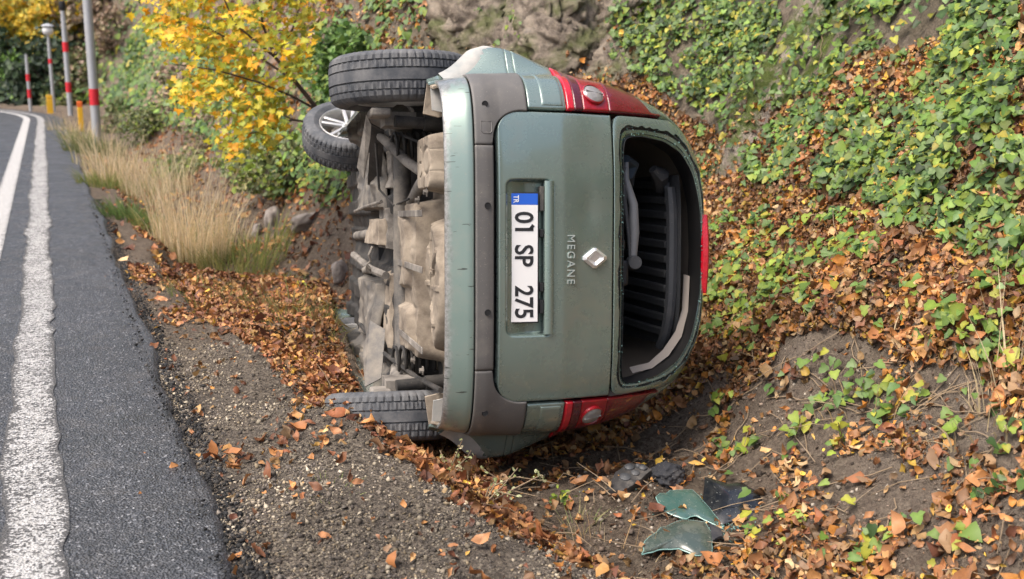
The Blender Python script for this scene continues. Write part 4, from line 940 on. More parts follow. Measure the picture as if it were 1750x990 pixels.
# --- leaf litter
def dens_litter(x, y, z, px, py):
    X = x - xcurve(y); xs = np.interp(y, *XS); xf = np.interp(y, *XF); P = np.stack([x, y, z], -1)
    hillz = sstep(-0.1, 0.25, X - xf)
    d = np.full(x.shape, 1.0)
    d = np.where(inpoly(px, py, P_IVY), 0.55 + 0.4 * clump(P, 0.5, 301), d)
    d = np.where(inpoly(px, py, ROCK1) & (hillz > .5), 0.12, d); d = np.where(inpoly(px, py, P_STREAK), 0.12, d)
    d = np.where(inpoly(px, py, P_DIRT), 0.04 + 0.62 * clump(P, 0.45, 302, 0.0, 0.5), d)
    d = np.where((X < xs + 0.05), 0.02 + (0.10 + 0.4 * sstep(5.5, 8, y)) * clump(P, 0.4, 303, 0.1 - 0.3 * sstep(5.5, 8, y), 0.5) * (X > 0.5), d)
    band = np.exp(-((X - xs - 0.10) / 0.13) ** 2) * sstep(3.0, 3.4, y) * sstep(5.2, 4.6, y); d = np.maximum(d, 1.15 * band)
    d = np.where((X > xs) & (y > 5) & (X < xf + 0.4), 0.55 + 0.6 * clump(P, 0.6, 304, -0.2, 0.3), d)
    d = np.where(inpoly(px, py, [(1020, 790), (1120, 788), (1330, 805), (1335, 900), (1250, 962), (1080, 965), (1060, 880)]), 0.08, d)
    d = np.where(X < 0.46, 0.004, d)
    return d * np.where(y > 9, 0.6, 1) * 1.5
P, Nn, rg = sample_ground(215000, 0.1, 4.6, 1.6, 9.0, dens_litter, 401)
P2, N2, _ = sample_ground(30000, 0.3, 5.0, 9.0, 24.0, dens_litter, 402, ylog=True)
P = np.concatenate([P, P2]); Nn = np.concatenate([Nn, N2]); ok = ~in_car(P); P, Nn = P[ok], Nn[ok]; n_ = len(P)
vl, FL = variants('ovate', 28, ORANGE + TAN[:2], (0.0, 1.1), (0.0, 0.9), wild=0.11, seed=3); vt, _ = variants('ovate', 28, TAN, (0.0, 1.1), (0.0, 0.9), wild=0.11, seed=4)
vall = vl + vt
warm = rg.random(n_) < np.where((P[:, 0] < 1.9 + 0.12 * (P[:, 1] - 4)) & (P[:, 1] > 3), 0.85, 0.25)
vid = np.where(warm, rg.integers(0, 28, n_), 28 + rg.integers(0, 28, n_))
Nl = Nn * 1.0 + rg.normal(0, 0.55, (n_, 3)) + np.array([-0.1, -0.15, 0.1]); RM = frames(Nl, rg.uniform(0, 6.28, n_))
sl = np.clip(rg.lognormal(math.log(0.034), 0.45, n_), 0.012, 0.09) * np.where(P[:, 1] > 9, 1.5, 1.0)
P = P + Nn * (rg.random(n_)[:, None] ** 2 * 0.035 + 0.006)
big = split_big(P, sl, 300); vid[big] = np.where(rg.random(300) < 0.5, rg.choice([2, 3, 6, 7, 10, 14, 15, 18], 300), 28 + rg.choice([0, 2, 3, 6, 8, 10, 11, 13, 16, 17], 300)); rest = np.setdiff1d(np.arange(n_), big)
o = mass('leaf_litter', vall, FL, vid[rest], P[rest], RM[rest], sl[rest], M['leaf_dry'], ground, tint=rg.uniform(0.6, 1.2, len(rest)) * (0.56 + 0.46 * clump(P[rest], 0.35, 305, -0.35, 0.35))); tag(o, kind='stuff')
singles('fallen_leaf', vall, FL, big, vid, P, RM, sl, M['leaf_dry'], ground)
print('litter', n_)

# --- ivy and creepers on the bank
vi, FI = variants('ivy', 30, IVY, (-0.2, 0.35), (0.0, 0.35), wild=0.03, seed=5)
vlm, _ = variants('ivy', 20, LIME, (-0.2, 0.35), (0.0, 0.35), wild=0.03, seed=6)
def creeper(name, label, poly, n, area, seed, size=0.05, cl_=(0.5, -0.25, 0.15), nsingle=300, vs_=None, lift_=0.06, hillonly=0.25, tint=(0.75, 1.25), thin=1.0, group=None):
    vs_ = vs_ or vi
    def de(x, y, z, px, py):
        X = x - xcurve(y); xf = np.interp(y, *XF); Pp = np.stack([x, y, z], -1)
        d = inpoly(px + 14 * vnoise(Pp / 0.15, seed + 1), py + 14 * vnoise(Pp / 0.15, seed + 2), poly) * (0.05 + 1.0 * clump(Pp, cl_[0], seed, cl_[1], cl_[2])) * (X > xf + hillonly)
        return np.where(inpoly(px, py, P_STREAK), 0.08 * d, d) * thin
    P, Nn, rg = sample_ground(n, *area, de, seed); ok = ~in_car(P); P, Nn = P[ok], Nn[ok]; k = len(P)
    if k < 5: print('creeper', name, k); return None
    vid = rg.integers(0, len(vs_), k); sz = np.clip(rg.lognormal(math.log(size), 0.28, k), size * 0.45, size * 1.9)
    h = rg.random(k) * lift_ * (0.5 + 0.9 * clump(P, 0.22, seed + 9)) + 0.012
    Nl = Nn * 0.75 + np.array([-0.25, -0.45, 0.45]) + rg.normal(0, 0.33, (k, 3)); RM = frames(Nl, math.pi + rg.normal(0, 0.7, k))
    root = empty(name, tuple(P.mean(0))); Lc = P.mean(0)
    P = P + Nn * h[:, None]; Pl = P - Lc
    bigi = split_big(P, sz, nsingle); rest = np.setdiff1d(np.arange(k), bigi)
    tag(mass('foliage', vs_, FI, vid[rest], Pl[rest], RM[rest], sz[rest], M['leaf_green'], root, tint=rg.uniform(*tint, len(rest))), kind='stuff')
    singles('leaf', vs_, FI, bigi, vid, Pl, RM, sz, M['leaf_green'], root)
    b = MB()
    for i in rg.choice(k, min(60, k), replace=False):          # runners
        p = P[i].copy(); pts = []; d_ = rg.uniform(0, 6.28)
        for q in range(7):
            z_ = gh(p[0], p[1]) + 0.015; pts.append(np.array([p[0], p[1], z_]) - Lc); p[0] += 0.05 * math.cos(d_) * 0.6; p[1] += 0.06 * math.sin(d_); d_ += rg.normal(0, 0.4)
        b.tube(pts, 0.0025, 4, cap=False)
    tag(b.build('runner', M['twig'], root, smooth=True), kind='stuff')
    tag(root, label, 'ivy', group); print(name, k); return root
creeper('ivy', 'dense green ivy covering the upper right of the bank', P_IVY, 105000, (2.6, 6.0, 1.4, 9.0), 501, size=0.041, lift_=0.09, tint=(0.4, 1.3), cl_=(0.34, -0.5, -0.02), thin=2.0, vs_=vi + vlm[:12])
creeper('ivy', 'bright green creeper on the rock above the upper rear wheel', [(600, 0), (780, -5), (740, 90), (600, 95), (560, 110), (575, 40)], 30000, (1.9, 6.5, 6.0, 20), 502, 0.065, (0.6, -0.4, 0.0), 120, hillonly=0.0, thin=1.3)
creeper('creeping_plant', 'low green plants on the bank beside the third brake light', P_GREEN1, 26000, (2.4, 4.5, 2.5, 7), 503, 0.042, (0.3, -0.3, 0.1), 150, vlm + vi[:8], thin=0.9)
creeper('creeping_plant', 'scattered lime green leaves on brown litter at the right edge', [(1400, 400), (1750, 440), (1750, 640), (1560, 590), (1420, 520)], 26000, (2.4, 4.6, 1.4, 6), 504, 0.042, (0.22, 0.05, 0.4), 120, vlm + vi[:8], thin=0.8)
creeper('creeping_plant', 'sparse green leaves low on the bare earth slope', [(1240, 600), (1750, 640), (1750, 985), (1300, 985), (1200, 800)], 24000, (1.9, 4.2, 1.4, 6), 505, 0.042, (0.16, 0.2, 0.5), 120, vlm + vi[:8], hillonly=-0.3, thin=0.5)
creeper('creeping_plant', 'moss green leaves hanging in gaps of the bare rock', [(800, 0), (990, 0), (950, 90), (880, 105), (820, 60)], 30000, (2.4, 6.5, 5, 14), 506, 0.05, (0.3, 0.0, 0.35), 60, vlm, thin=0.9)
creeper('creeping_plant', 'leafy undergrowth behind the front wheel of the car', [(420, 250), (560, 100), (640, 90), (620, 340), (540, 360), (430, 340)], 34000, (1.7, 5.5, 6.5, 18), 507, 0.06, (0.5, -0.35, 0.1), 120, vlm + vi, hillonly=-0.1, lift_=0.25, thin=1.2)
creeper('creeping_plant', 'green leaves dotted through the brown litter right of the roof', [(1130, 150), (1240, 250), (1400, 340), (1560, 400), (1560, 470), (1400, 450), (1230, 430), (1200, 300)], 40000, (2.6, 5.0, 2.0, 8), 511, 0.04, (0.2, 0.1, 0.4), 60, vlm + vi, thin=0.8)
creeper('ivy', 'blurred grey-green ivy on the far bank beyond the poles', [(150, 60), (430, 60), (520, 250), (420, 280), (240, 190), (170, 190)], 30000, (1.5, 7.0, 10, 42), 508, 0.11, (1.0, -0.4, 0.1), 80, vi, hillonly=0.0, lift_=0.3, thin=1.6)
creeper('undergrowth', 'dark undergrowth covering the bank at the bend of the road', [(-50, -50), (260, -50), (260, 150), (150, 205), (-50, 186)], 30000, (1.4, 14.0, 26, 75), 509, 0.2, (2.0, -0.6, -0.2), 0, [(V_, C_ * 0.85) for V_, C_ in vi + vlm[:6]], hillonly=-0.2, lift_=0.5, thin=2.2)
vbr, _ = variants('ivy', 14, [(0.26, 0.18, 0.13), (0.32, 0.22, 0.15), (0.2, 0.14, 0.1), (0.22, 0.2, 0.1)], (-0.2, 0.35), (0.0, 0.35), wild=0.05, seed=16)
creeper('undergrowth', 'brown withered growth on the bank above the maple', [(180, -50), (600, -50), (560, 60), (520, 220), (400, 260), (220, 170)], 30000, (1.5, 8.0, 9, 40), 510, 0.09, (0.7, -0.2, 0.3), 0, vbr + vi[:4], hillonly=0.0, lift_=0.25, thin=1.0)

# --- gravel and crumbs of asphalt along the road edge
def pebbles(name, label, n, dens, size, pal, seed, area=(0.3, 2.1, 2.4, 9.5)):
    rg = np.random.default_rng(seed); vs_ = []
    for i in range(24):
        V = np.array([(1, 0, 0), (-1, 0, 0), (0, 1, 0), (0, -1, 0), (0, 0, 0.7), (0, 0, -0.7)], float); V *= rg.uniform(0.55, 1.2, (6, 1)); V += rg.normal(0, 0.15, V.shape)
        c = np.array(pal[i % len(pal)]) * rg.uniform(0.75, 1.2); vs_.append((V, np.repeat(c[None], 6, 0)))
    Fp = np.array([(0, 2, 4), (2, 1, 4), (1, 3, 4), (3, 0, 4), (2, 0, 5), (1, 2, 5), (3, 1, 5), (0, 3, 5)], np.int32)
    P, Nn, rg = sample_ground(n, *area, dens, seed + 1, ylog=True); k = len(P)
    s_ = np.clip(rg.lognormal(math.log(size), 0.5, k), size * 0.4, size * 4)
    RMx = frames(Nn + rg.normal(0, 0.5, (k, 3)), rg.uniform(0, 6.28, k))
    rz_ = np.where(P[:, 0] < 0.47, 0.0, P[:, 2]); P[:, 2] = np.maximum(P[:, 2], np.where(P[:, 0] < 0.40, 0.001, -9)) + s_ * 0.25
    o = mass(name, vs_, Fp, rg.integers(0, 24, k), P, RMx, s_, M['pebble'], None, rg.uniform(0.7, 1.2, k) * (0.62 + 0.55 * clump(P, 0.5, seed + 3)), smooth=False); print(name, k)
    return tag(o, label, 'gravel', kind='stuff')
def dg(x, y, z, px, py):
    xs = np.interp(y, *XS); return (0.25 + 0.75 * sstep(8, 5, y)) * 2.4 * (x > 0.43) * (1 - sstep(0.0, 0.35, x - xs)) * (0.35 + 0.65 * clump(np.stack([x, y, z], -1), 0.35, 601))
pebbles('gravel', 'loose pale gravel on the road shoulder', 70000, dg, 0.0046, [(0.27, 0.23, 0.175), (0.16, 0.135, 0.11), (0.42, 0.36, 0.27), (0.10, 0.085, 0.072), (0.2, 0.175, 0.15), (0.13, 0.11, 0.095), (0.3, 0.24, 0.16)], 610)
def da(x, y, z, px, py): return 2.4 * np.exp(-((x - 0.47) / 0.06) ** 2)
pebbles('asphalt_crumbs', 'black crumbs broken from the edge of the asphalt', 50000, da, 0.0048, [(0.035, 0.035, 0.036), (0.05, 0.05, 0.05), (0.025, 0.025, 0.026), (0.09, 0.085, 0.08)], 620, (0.3, 0.7, 2.4, 14))
def dc(x, y, z, px, py):
    X = x; return 1.0 * (X > np.interp(y, *XS)) * (0.2 + 0.8 * inpoly(px, py, P_DIRT)) * (0.3 + .7 * clump(np.stack([x, y, z], -1), 0.25, 641))
pebbles('soil_clods', 'small clods and stones on the bare earth of the ditch', 42000, dc, 0.006, [(0.14, 0.105, 0.08), (0.2, 0.155, 0.12), (0.09, 0.07, 0.055), (0.3, 0.26, 0.21), (0.17, 0.13, 0.10)], 640, (1.2, 4.0, 2.0, 9))

# --- dry twigs lying in the litter
rg = np.random.default_rng(77); P, Nn, _ = sample_ground(5200, 1.2, 4.0, 2.0, 8.0, lambda x, y, z, px, py: 0.25 * (x > np.interp(y, *XS)), 650); b = MB()
ok = ~in_car(P); P, Nn = P[ok], Nn[ok]
for p, nn in zip(P[:520], Nn[:520]):
    d = rg.normal(0, 1, 3); d -= nn * (d @ nn); d /= np.linalg.norm(d); L = rg.uniform(0.05, 0.28); q = p + nn * 0.02
    b.tube([q, q + d * L * 0.5 + nn * rg.uniform(0, 0.03), q + d * L + nn * rg.uniform(-0.01, 0.05)], [0.0026, 0.002, 0.0012], 4, cap=False)
tag(b.build('twigs', M['twig'], None, smooth=True), 'thin dry twigs strewn through the leaf litter', 'twigs', kind='stuff')

# --- stones in the ditch left of the car
def stone(label, p, s_, seed):
    bm = bmesh.new(); bmesh.ops.create_icosphere(bm, subdivisions=4, radius=1); V = np.array([v.co[:] for v in bm.verts]); F = np.array([[v.index for v in f.verts] for f in bm.faces], np.int32); bm.free()
    V = V * (1 + 0.30 * fbm(V + seed, 0.9, 3, seed) + 0.05 * fbm(V, 0.2, 2, seed))[:, None] * np.array(s_)
    o = link('stone', V, F, M['stone']); o.location = p; o.rotation_euler = (0.2 * seed, 0.1 * seed, seed); tag(o, label, 'stone', 'stones at the foot of the bank')
for (qx, qy, s_, lab) in ((470, 385, (0.2, 0.16, 0.07), 'flat grey stone at the foot of the bank beside the dry grass'), (530, 378, (0.17, 0.14, 0.08), 'pale stone in the ditch just below the front wheel'), (440, 400, (0.11, 0.09, 0.06), 'small stone nearest the dry grass clump'), (585, 470, (0.13, 0.12, 0.06), 'dark stone half buried in leaves by the sill of the car')):
    p = hit(qx, qy); stone(lab, tuple(p + np.array([0, 0, -0.01])), s_, int(qx) % 17)

rkm = M['rock_face'] = mat('rock_face', rough=0.9, spec=0.25); n = NT(rkm); P = n.coord()
c1 = n.ramp(n.noise(P, 5, 12, 0.72, 0.6), ((0.32, (0.06, 0.047, 0.037)), (0.44, (0.19, 0.155, 0.125)), (0.57, (0.37, 0.31, 0.245)), (0.7, (0.22, 0.2, 0.185))))
n.col(n.mix(n.ramp(n.noise(P, 3, 5), ((0.50, g(0)), (0.64, g(0.75)))), c1, (0.10, 0.13, 0.03))); n.nrm(n.bump(n.noise(P, 14, 12, 0.75), 1.0, 0.06))
def outcrop(label, qx, qy, s_, seed):
    bm = bmesh.new(); bmesh.ops.create_icosphere(bm, subdivisions=5, radius=1); V = np.array([v.co[:] for v in bm.verts]); F = np.array([[v.index for v in f.verts] for f in bm.faces], np.int32); bm.free()
    q = V * np.array([2.2, 0.7, 1.0]) + seed * 3.1; rid = 1 - np.abs(fbm(q, 0.6, 6, seed, 0.62)); V = V * (0.62 + 0.36 * rid + 0.15 * fbm(q, 1.2, 2, seed + 4))[:, None]
    V = np.round(V * 7) / 7 * 0.5 + V * 0.5
    p = hit(qx, qy); nn = gnormal(np.array([p[0]]), np.array([p[1]]))[0]; Rm = frames(nn[None], np.array([seed * 0.7]))[0]; o = link('rock_outcrop', (V * np.array(s_)) @ Rm.T, F, rkm, smooth=False); o.location = p - nn * s_[2] * 0.35
    tag(o, label, 'rock', 'bare rock breaking through the bank')
for i_, (qx, qy, s_, lab) in enumerate(((805, 45, (0.5, 0.45, 0.26), 'grey rock outcrop above the upper rear wheel arch'), (870, 85, (0.45, 0.4, 0.2), 'low rock ledge just behind the wheel arch'), (915, 25, (0.5, 0.45, 0.28), 'mossy rock outcrop at the top centre edge'), (975, 70, (0.5, 0.42, 0.25), 'pale rock outcrop above the upper tail light'), (1040, 25, (0.5, 0.45, 0.26), 'pale rock at top beside the first ivy'), (1050, 105, (0.35, 0.3, 0.16), 'small rock ledge between tail light and ivy'))):
    outcrop(lab, qx, qy, (s_[0] * 1.1, s_[1] * 1.1, s_[2] * 0.62), i_ + 3)

# --- grass and plants
def blades(n, h, spread, lean, pal, rg, w=0.004, droop=0.35, seg=4, base_green=None):
    VV, FF, CC = [], [], []; k = 0
    for i in range(n):
        a = rg.uniform(0, 6.28); r = spread * math.sqrt(rg.random()); p = np.array([r * math.cos(a), r * math.sin(a), -0.03]); hh = h * (0.25 + 0.85 * rg.random() ** 1.3)
        d = np.array([math.cos(a), math.sin(a), 0]) * lean * rg.uniform(0.2, 1.4) + rg.normal(0, 0.14, 3) * np.array([1, 1, 0]); sd_ = np.cross(d + 1e-3, (0, 0, 1.0)); sd_ = sd_ / (np.linalg.norm(sd_) + 1e-9); ang = rg.uniform(0, 3.14)
        side = np.array([math.cos(ang), math.sin(ang), 0]) * w * rg.uniform(0.6, 1.3); c = np.array(pal[rg.integers(len(pal))]) * rg.uniform(0.75, 1.2)
        for q in range(seg + 1):
            t = q / seg; pt = p + np.array([0, 0, hh * (t - droop * 0.3 * t * t)]) + d * hh * t ** 1.8; wd = side * (1 - 0.85 * t)
            VV += [pt - wd, pt + wd]; cc = c if base_green is None else np.array(base_green) * (1 - sstep(0.02, 0.28, np.array(t))) + c * sstep(0.02, 0.28, np.array(t)); CC += [cc, cc]
        FF += [(k + 2 * q, k + 2 * q + 1, k + 2 * q + 3, k + 2 * q + 2) for q in range(seg)]; k += 2 * (seg + 1)
    return np.array(VV), np.array(FF, np.int32), np.array(CC)
DRY = [(0.84, 0.69, 0.45), (0.88, 0.74, 0.5), (0.72, 0.56, 0.33), (0.78, 0.62, 0.42), (0.62, 0.48, 0.26)]
def tuft(name, label, p, n, h, spread, lean, pal, seed, cat='grass', group=None, **kw):
    rg = np.random.default_rng(seed); V, F, C = blades(n, h, spread, lean, pal, rg, **kw); V[:, 1] *= kw.get('sy', 1)
    off = gz(V[:, 0] + p[0], V[:, 1] + p[1]) - p[2]; V[:, 2] += np.clip(off, -0.25, 0.25)
    o = link(name, V, F, M['grass'], colors=C); o.location = p; return tag(o, label, cat, group)
tuft('dry_grass', 'tall clump of dry straw coloured grass at the road edge', tuple(hit(330, 455)), 520, 1.12, 0.36, 0.22, DRY, 701, base_green=(0.16, 0.19, 0.06), w=0.0045)
tuft('dry_grass', 'smaller dry grass clump behind the tall one, below the grey pole', tuple(hit(205, 318)), 380, 0.8, 0.42, 0.3, DRY, 702, base_green=(0.2, 0.2, 0.08), w=0.006)
for i_, (qx, qy, hh_, lab) in enumerate(((120, 225, 0.55, 'straw grass tuft at the road edge under the second pole'), (150, 250, 0.6, 'straw grass tuft at the foot of the nearest pole'), (180, 285, 0.65, 'straw grass tuft just past the nearest pole'), (250, 350, 0.7, 'thin straw grass tuft left of the tall clump'), (380, 420, 0.6, 'thin straw grass tuft right of the tall clump'), (290, 330, 0.75, 'straw grass tuft behind the tall clump'))):
    tuft('dry_grass', lab, tuple(hit(qx, qy)), 190, hh_, 0.5 if i_ < 3 else 0.3, 0.3, DRY + [(0.3, 0.3, 0.12), (0.22, 0.25, 0.09)], 720 + i_, base_green=(0.18, 0.2, 0.07), w=0.006 if i_ < 3 else 0.004, group='dry grass along the verge')
for i_, (qx, qy, lab) in enumerate(((135, 240, 'green weeds at the asphalt edge below the second pole'), (185, 320, 'green weeds between the two dry grass clumps'), (300, 420, 'green weeds in front of the tall dry clump'), (430, 440, 'green weeds among leaves right of the dry clump'), (470, 480, 'yellow-green weeds half way from dry clump to car'), (540, 560, 'olive weeds close to the sill of the car'), (350, 500, 'green weeds among leaves below the dry clump'))):
    tuft('green_grass', lab, tuple(hit(qx, qy)), 320 if i_ < 4 else 170, 0.3 if i_ < 4 else 0.17, 0.4 if i_ < 4 else 0.3, 0.6, [(0.17, 0.22, 0.06), (0.25, 0.28, 0.08), (0.34, 0.32, 0.12)], 740 + i_, w=0.008 if i_ < 4 else 0.004)
tuft('green_grass', 'low green weeds creeping over the asphalt edge', tuple(hit(225, 375)), 420, 0.26, 0.27, 0.7, [(0.12, 0.19, 0.06), (0.16, 0.24, 0.07), (0.2, 0.26, 0.09)], 703, w=0.011)
tuft('green_grass', 'green grass at the foot of the tall dry clump', tuple(hit(400, 470)), 420, 0.32, 0.36, 0.5, [(0.2, 0.24, 0.07), (0.26, 0.27, 0.09), (0.38, 0.32, 0.13)], 704, w=0.005)
tuft('green_grass', 'olive brown weeds in the leaves between grass and car', tuple(hit(490, 530)), 360, 0.24, 0.36, 0.6, [(0.2, 0.17, 0.06), (0.26, 0.2, 0.09), (0.17, 0.2, 0.06)], 705, w=0.004)
tuft('green_grass', 'dark green verge plants below the yellow post', tuple(hit(160, 262)), 420, 0.42, 0.5, 0.5, [(0.13, 0.17, 0.06), (0.2, 0.2, 0.08)], 706, w=0.012)
tuft('green_grass', 'fresh grass blades in front of the upturned car', tuple(hit(985, 905)), 46, 0.12, 0.10, 0.6, [(0.25, 0.29, 0.12), (0.42, 0.37, 0.18)], 707, w=0.003)
tuft('green_grass', 'small green tuft on the gravel shoulder', tuple(hit(560, 835)), 130, 0.05, 0.13, 0.9, [(0.22, 0.27, 0.08), (0.3, 0.33, 0.12)], 708, w=0.004)
tuft('green_grass', 'tiny weeds on the gravel left of the lower wheel', tuple(hit(455, 850)), 60, 0.04, 0.10, 0.9, [(0.24, 0.27, 0.1), (0.3, 0.33, 0.12)], 713, w=0.004)
tuft('dry_stems', 'pale dead stalks bristling at the right edge of the bank', tuple(hit(1715, 700)), 60, 0.34, 0.18, 0.6, [(0.6, 0.5, 0.32), (0.5, 0.4, 0.24)], 709, cat='dead stalks', w=0.004)
tuft('dry_stems', 'thin dead stalks on the bare earth in the middle of the slope', tuple(hit(1480, 700)), 26, 0.22, 0.2, 0.6, [(0.45, 0.33, 0.18), (0.5, 0.4, 0.24)], 710, cat='dead stalks', w=0.003)
tuft('dry_stems', 'dry straw stalks along the gravel edge at the bottom', tuple(hit(1050, 965)), 60, 0.16, 0.22, 0.9, [(0.5, 0.4, 0.24), (0.42, 0.28, 0.14)], 711, cat='dead stalks', w=0.0025)
tuft('dry_stems', 'reddish dry stalks by the lower bumper corner', tuple(hit(745, 795)), 70, 0.14, 0.15, 0.8, [(0.4, 0.18, 0.08), (0.46, 0.3, 0.16)], 712, cat='dead stalks', w=0.0025)

def sprig(name, label, base, stems, leafpal, size, seed, nleaf=14, cat='weed', group=None, D=None):
    """stems: pixel polylines that leave the base at its own distance"""
    rg = np.random.default_rng(seed); p0 = np.array(base); D0 = (p0 - CP) @ fw; root = empty(name, tuple(p0)); vs_, Fv = variants('ovate', 8, leafpal, (0, .3), (0, .3), wild=0.03, seed=seed)
    pos = []
    for st in stems:
        dd = rg.uniform(-0.10, 0.10); pts = [np.zeros(3)] + [dep(x, y, D0 + dd * (i + 1) / len(st)) - p0 for i, (x, y) in enumerate(st)]
        b = MB(); b.tube(pts, list(np.linspace(0.0042, 0.0018, len(pts))), 5); b.build('stem', M['twig'], root, smooth=True)
        for q in range(nleaf):
            t = rg.uniform(0.25, 1) * (len(pts) - 1); i = min(int(t), len(pts) - 2); pos.append(pts[i] + (pts[i + 1] - pts[i]) * (t - i) + rg.normal(0, size * 0.4, 3))
    pos = np.array(pos); k = len(pos); vid = rg.integers(0, 8, k); RMx = frames(rg.normal(0, 0.6, (k, 3)) + np.array([-.2, -.5, .7]), rg.uniform(0, 6.28, k)); sz = rg.uniform(0.7, 1.3, k) * size
    singles('leaf', vs_, Fv, range(k), vid, pos, RMx, sz, M['leaf_green'], root)
    return tag(root, label, cat, group)
PG = [(0.3, 0.33, 0.15), (0.36, 0.38, 0.2), (0.24, 0.27, 0.1), (0.42, 0.36, 0.22)]
sprig('weed', 'pale green weed sprig in front of the lower bumper corner', hit(765, 815), [[(775, 790), (785, 765), (790, 752)], [(785, 795), (800, 780), (805, 770)], [(760, 790), (752, 770)], [(770, 800), (790, 805)]], PG, 0.018, 801, 12)
sprig('weed', 'pale sprawling weed stem reaching right under the car', hit(825, 865), [[(845, 830), (880, 815), (930, 822), (955, 828)], [(835, 835), (850, 818), (822, 800)], [(860, 830), (885, 800)], [(880, 835), (925, 812), (915, 805)], [(850, 840), (890, 850)]], PG, 0.017, 802, 12)
sprig('weed', 'small bright green seedling in shade under the tail light', hit(955, 862), [[(950, 850), (945, 842)], [(960, 850), (970, 845)], [(956, 850), (958, 838)], [(965, 858), (980, 852)]], LIME, 0.03, 803, 8)
sprig('weed', 'three-leaved green seedling beside the black glass', hit(1340, 862), [[(1335, 852), (1330, 845)], [(1348, 855), (1360, 850)], [(1342, 850), (1345, 843)]], LIME, 0.035, 804, 3)
sprig('weed', 'green leafy sprout on the earth above the glass shards', hit(1440, 760), [[(1438, 740), (1432, 722)], [(1448, 745), (1458, 728)], [(1430, 755), (1418, 745)]], LIME, 0.04, 805, 5)
sprig('weed', 'leafy green shoot at the lower right edge', hit(1705, 850), [[(1700, 830), (1690, 800)], [(1712, 830), (1725, 805)], [(1720, 850), (1742, 838)], [(1690, 850), (1670, 838)]], IVY, 0.05, 806, 6)
sprig('weed', 'green sprig at mid slope beside the bare earth patch', hit(1565, 690), [[(1562, 678), (1558, 668)], [(1572, 680), (1580, 672)]], IVY, 0.04, 807, 4)
sprig('weed', 'broad-leaved green plant below the front wheel', hit(565, 352), [[(560, 330), (545, 322)], [(570, 328), (572, 310)], [(555, 340), (535, 342)], [(575, 340), (590, 325)]], IVY, 0.12, 808, 5)
sprig('weed', 'yellow-leaved weed in the leaf litter left of the sill', hit(515, 500), [[(510, 490), (505, 478)], [(520, 490), (528, 480)]], [(0.55, 0.45, 0.05), (0.25, 0.3, 0.07)], 0.05, 809, 4)
sprig('weed', 'yellow-flowering weed at the foot of the maple', hit(440, 318), [[(435, 300), (428, 290)], [(445, 300), (452, 285)], [(430, 310), (415, 300)], [(440, 305), (470, 300)]], [(0.62, 0.5, 0.03), (0.25, 0.3, 0.07)], 0.06, 810, 9)

# --- maple sapling with yellow leaves
DM = 9.4
tb = hit(600, 310); DMb = (tb - CP) @ fw
maple = empty('maple_tree', tuple(tb))
def tp_(x, y, d): return dep(x, y, d) - tb
lims = [('trunk', [(600, 310, DMb), (590, 262, 9.9), (568, 215, 9.8), (545, 190, 9.7), (505, 140, 9.5), (470, 98, 9.4), (448, 40, 9.3), (440, -40, 9.2)], 0.030, 0.008),
        ('branch', [(545, 190, 9.7), (500, 165, 9.5), (440, 140, 9.3), (370, 120, 9.1), (300, 110, 9.0)], 0.012, 0.004),
        ('branch', [(568, 215, 9.8), (500, 205, 9.6), (455, 225, 9.4), (410, 230, 9.3), (380, 255, 9.2)], 0.011, 0.004),
        ('branch', [(505, 140, 9.5), (440, 95, 9.6), (360, 50, 9.5), (270, 30, 9.4)], 0.012, 0.004),
        ('branch', [(470, 98, 9.4), (400, 40, 9.1), (380, -10, 9.0), (350, -50, 8.9)], 0.011, 0.004),
        ('branch', [(470, 98, 9.4), (500, 50, 9.6), (515, 0, 9.7), (520, -50, 9.8)], 0.010, 0.004),
        ('branch', [(500, 205, 9.6), (470, 190, 9.7), (420, 180, 9.8), (350, 165, 9.7)], 0.008, 0.003)]
anch = []
for nm, pts, r0, r1 in lims:
    W = [tp_(*p) for p in pts]; b = MB(); b.tube(W, list(np.linspace(r0, r1, len(W))), 8); b.build(nm, M['bark'], maple, smooth=True)
P_MAP = [(235, -20), (300, -70), (560, -70), (535, 60), (528, 125), (490, 150), (490, 195), (470, 235), (405, 282), (365, 262), (385, 215), (415, 192), (350, 188), (285, 168), (325, 110), (290, 90), (250, 60)]
rg = np.random.default_rng(91); qx, qy = rg.uniform(225, 565, 12000), rg.uniform(-75, 290, 12000); Dq = 9.35 + rg.normal(0, 0.36, 12000)
cl3 = vnoise(np.stack([qx / 42, qy / 26, Dq * 2.2], -1), 95) + 0.5 * vnoise(np.stack([qx / 18, qy / 12, Dq * 5], -1), 96)
ok = inpoly(qx + 12 * rg.normal(0, 1, 12000), qy + 8 * rg.normal(0, 1, 12000), P_MAP) & (cl3 > -0.18); qx, qy, Dq = qx[ok][:3000], qy[ok][:3000], Dq[ok][:3000]
pos = np.stack([dep(a_, b_, d_) for a_, b_, d_ in zip(qx, qy, Dq)]) - tb; k = len(pos)
YEL = [(0.72, 0.47, 0.02), (0.78, 0.52, 0.03), (0.66, 0.38, 0.015), (0.8, 0.56, 0.05), (0.5, 0.45, 0.03), (0.32, 0.36, 0.04), (0.7, 0.32, 0.015), (0.42, 0.42, 0.05), (0.6, 0.5, 0.03), (0.24, 0.30, 0.04)]
vm, FM = variants('maple', 20, YEL, (-0.3, 0.4), (0, 0.35), wild=0.04, seed=9)
gr_ = (qx > 430) & (rg.random(k) < 0.35) | (rg.random(k) < 0.12); vid = rg.integers(0, 20, k); vid = np.where(gr_, np.array([4, 5, 7, 9, 14, 15, 17, 19])[rg.integers(0, 8, k)], vid)
RMx = frames(rg.normal(0, 0.45, (k, 3)) + np.array([-0.35, -0.55, 0.75]), math.pi + rg.normal(0, 0.8, k)); sz = rg.uniform(0.04, 0.085, k)
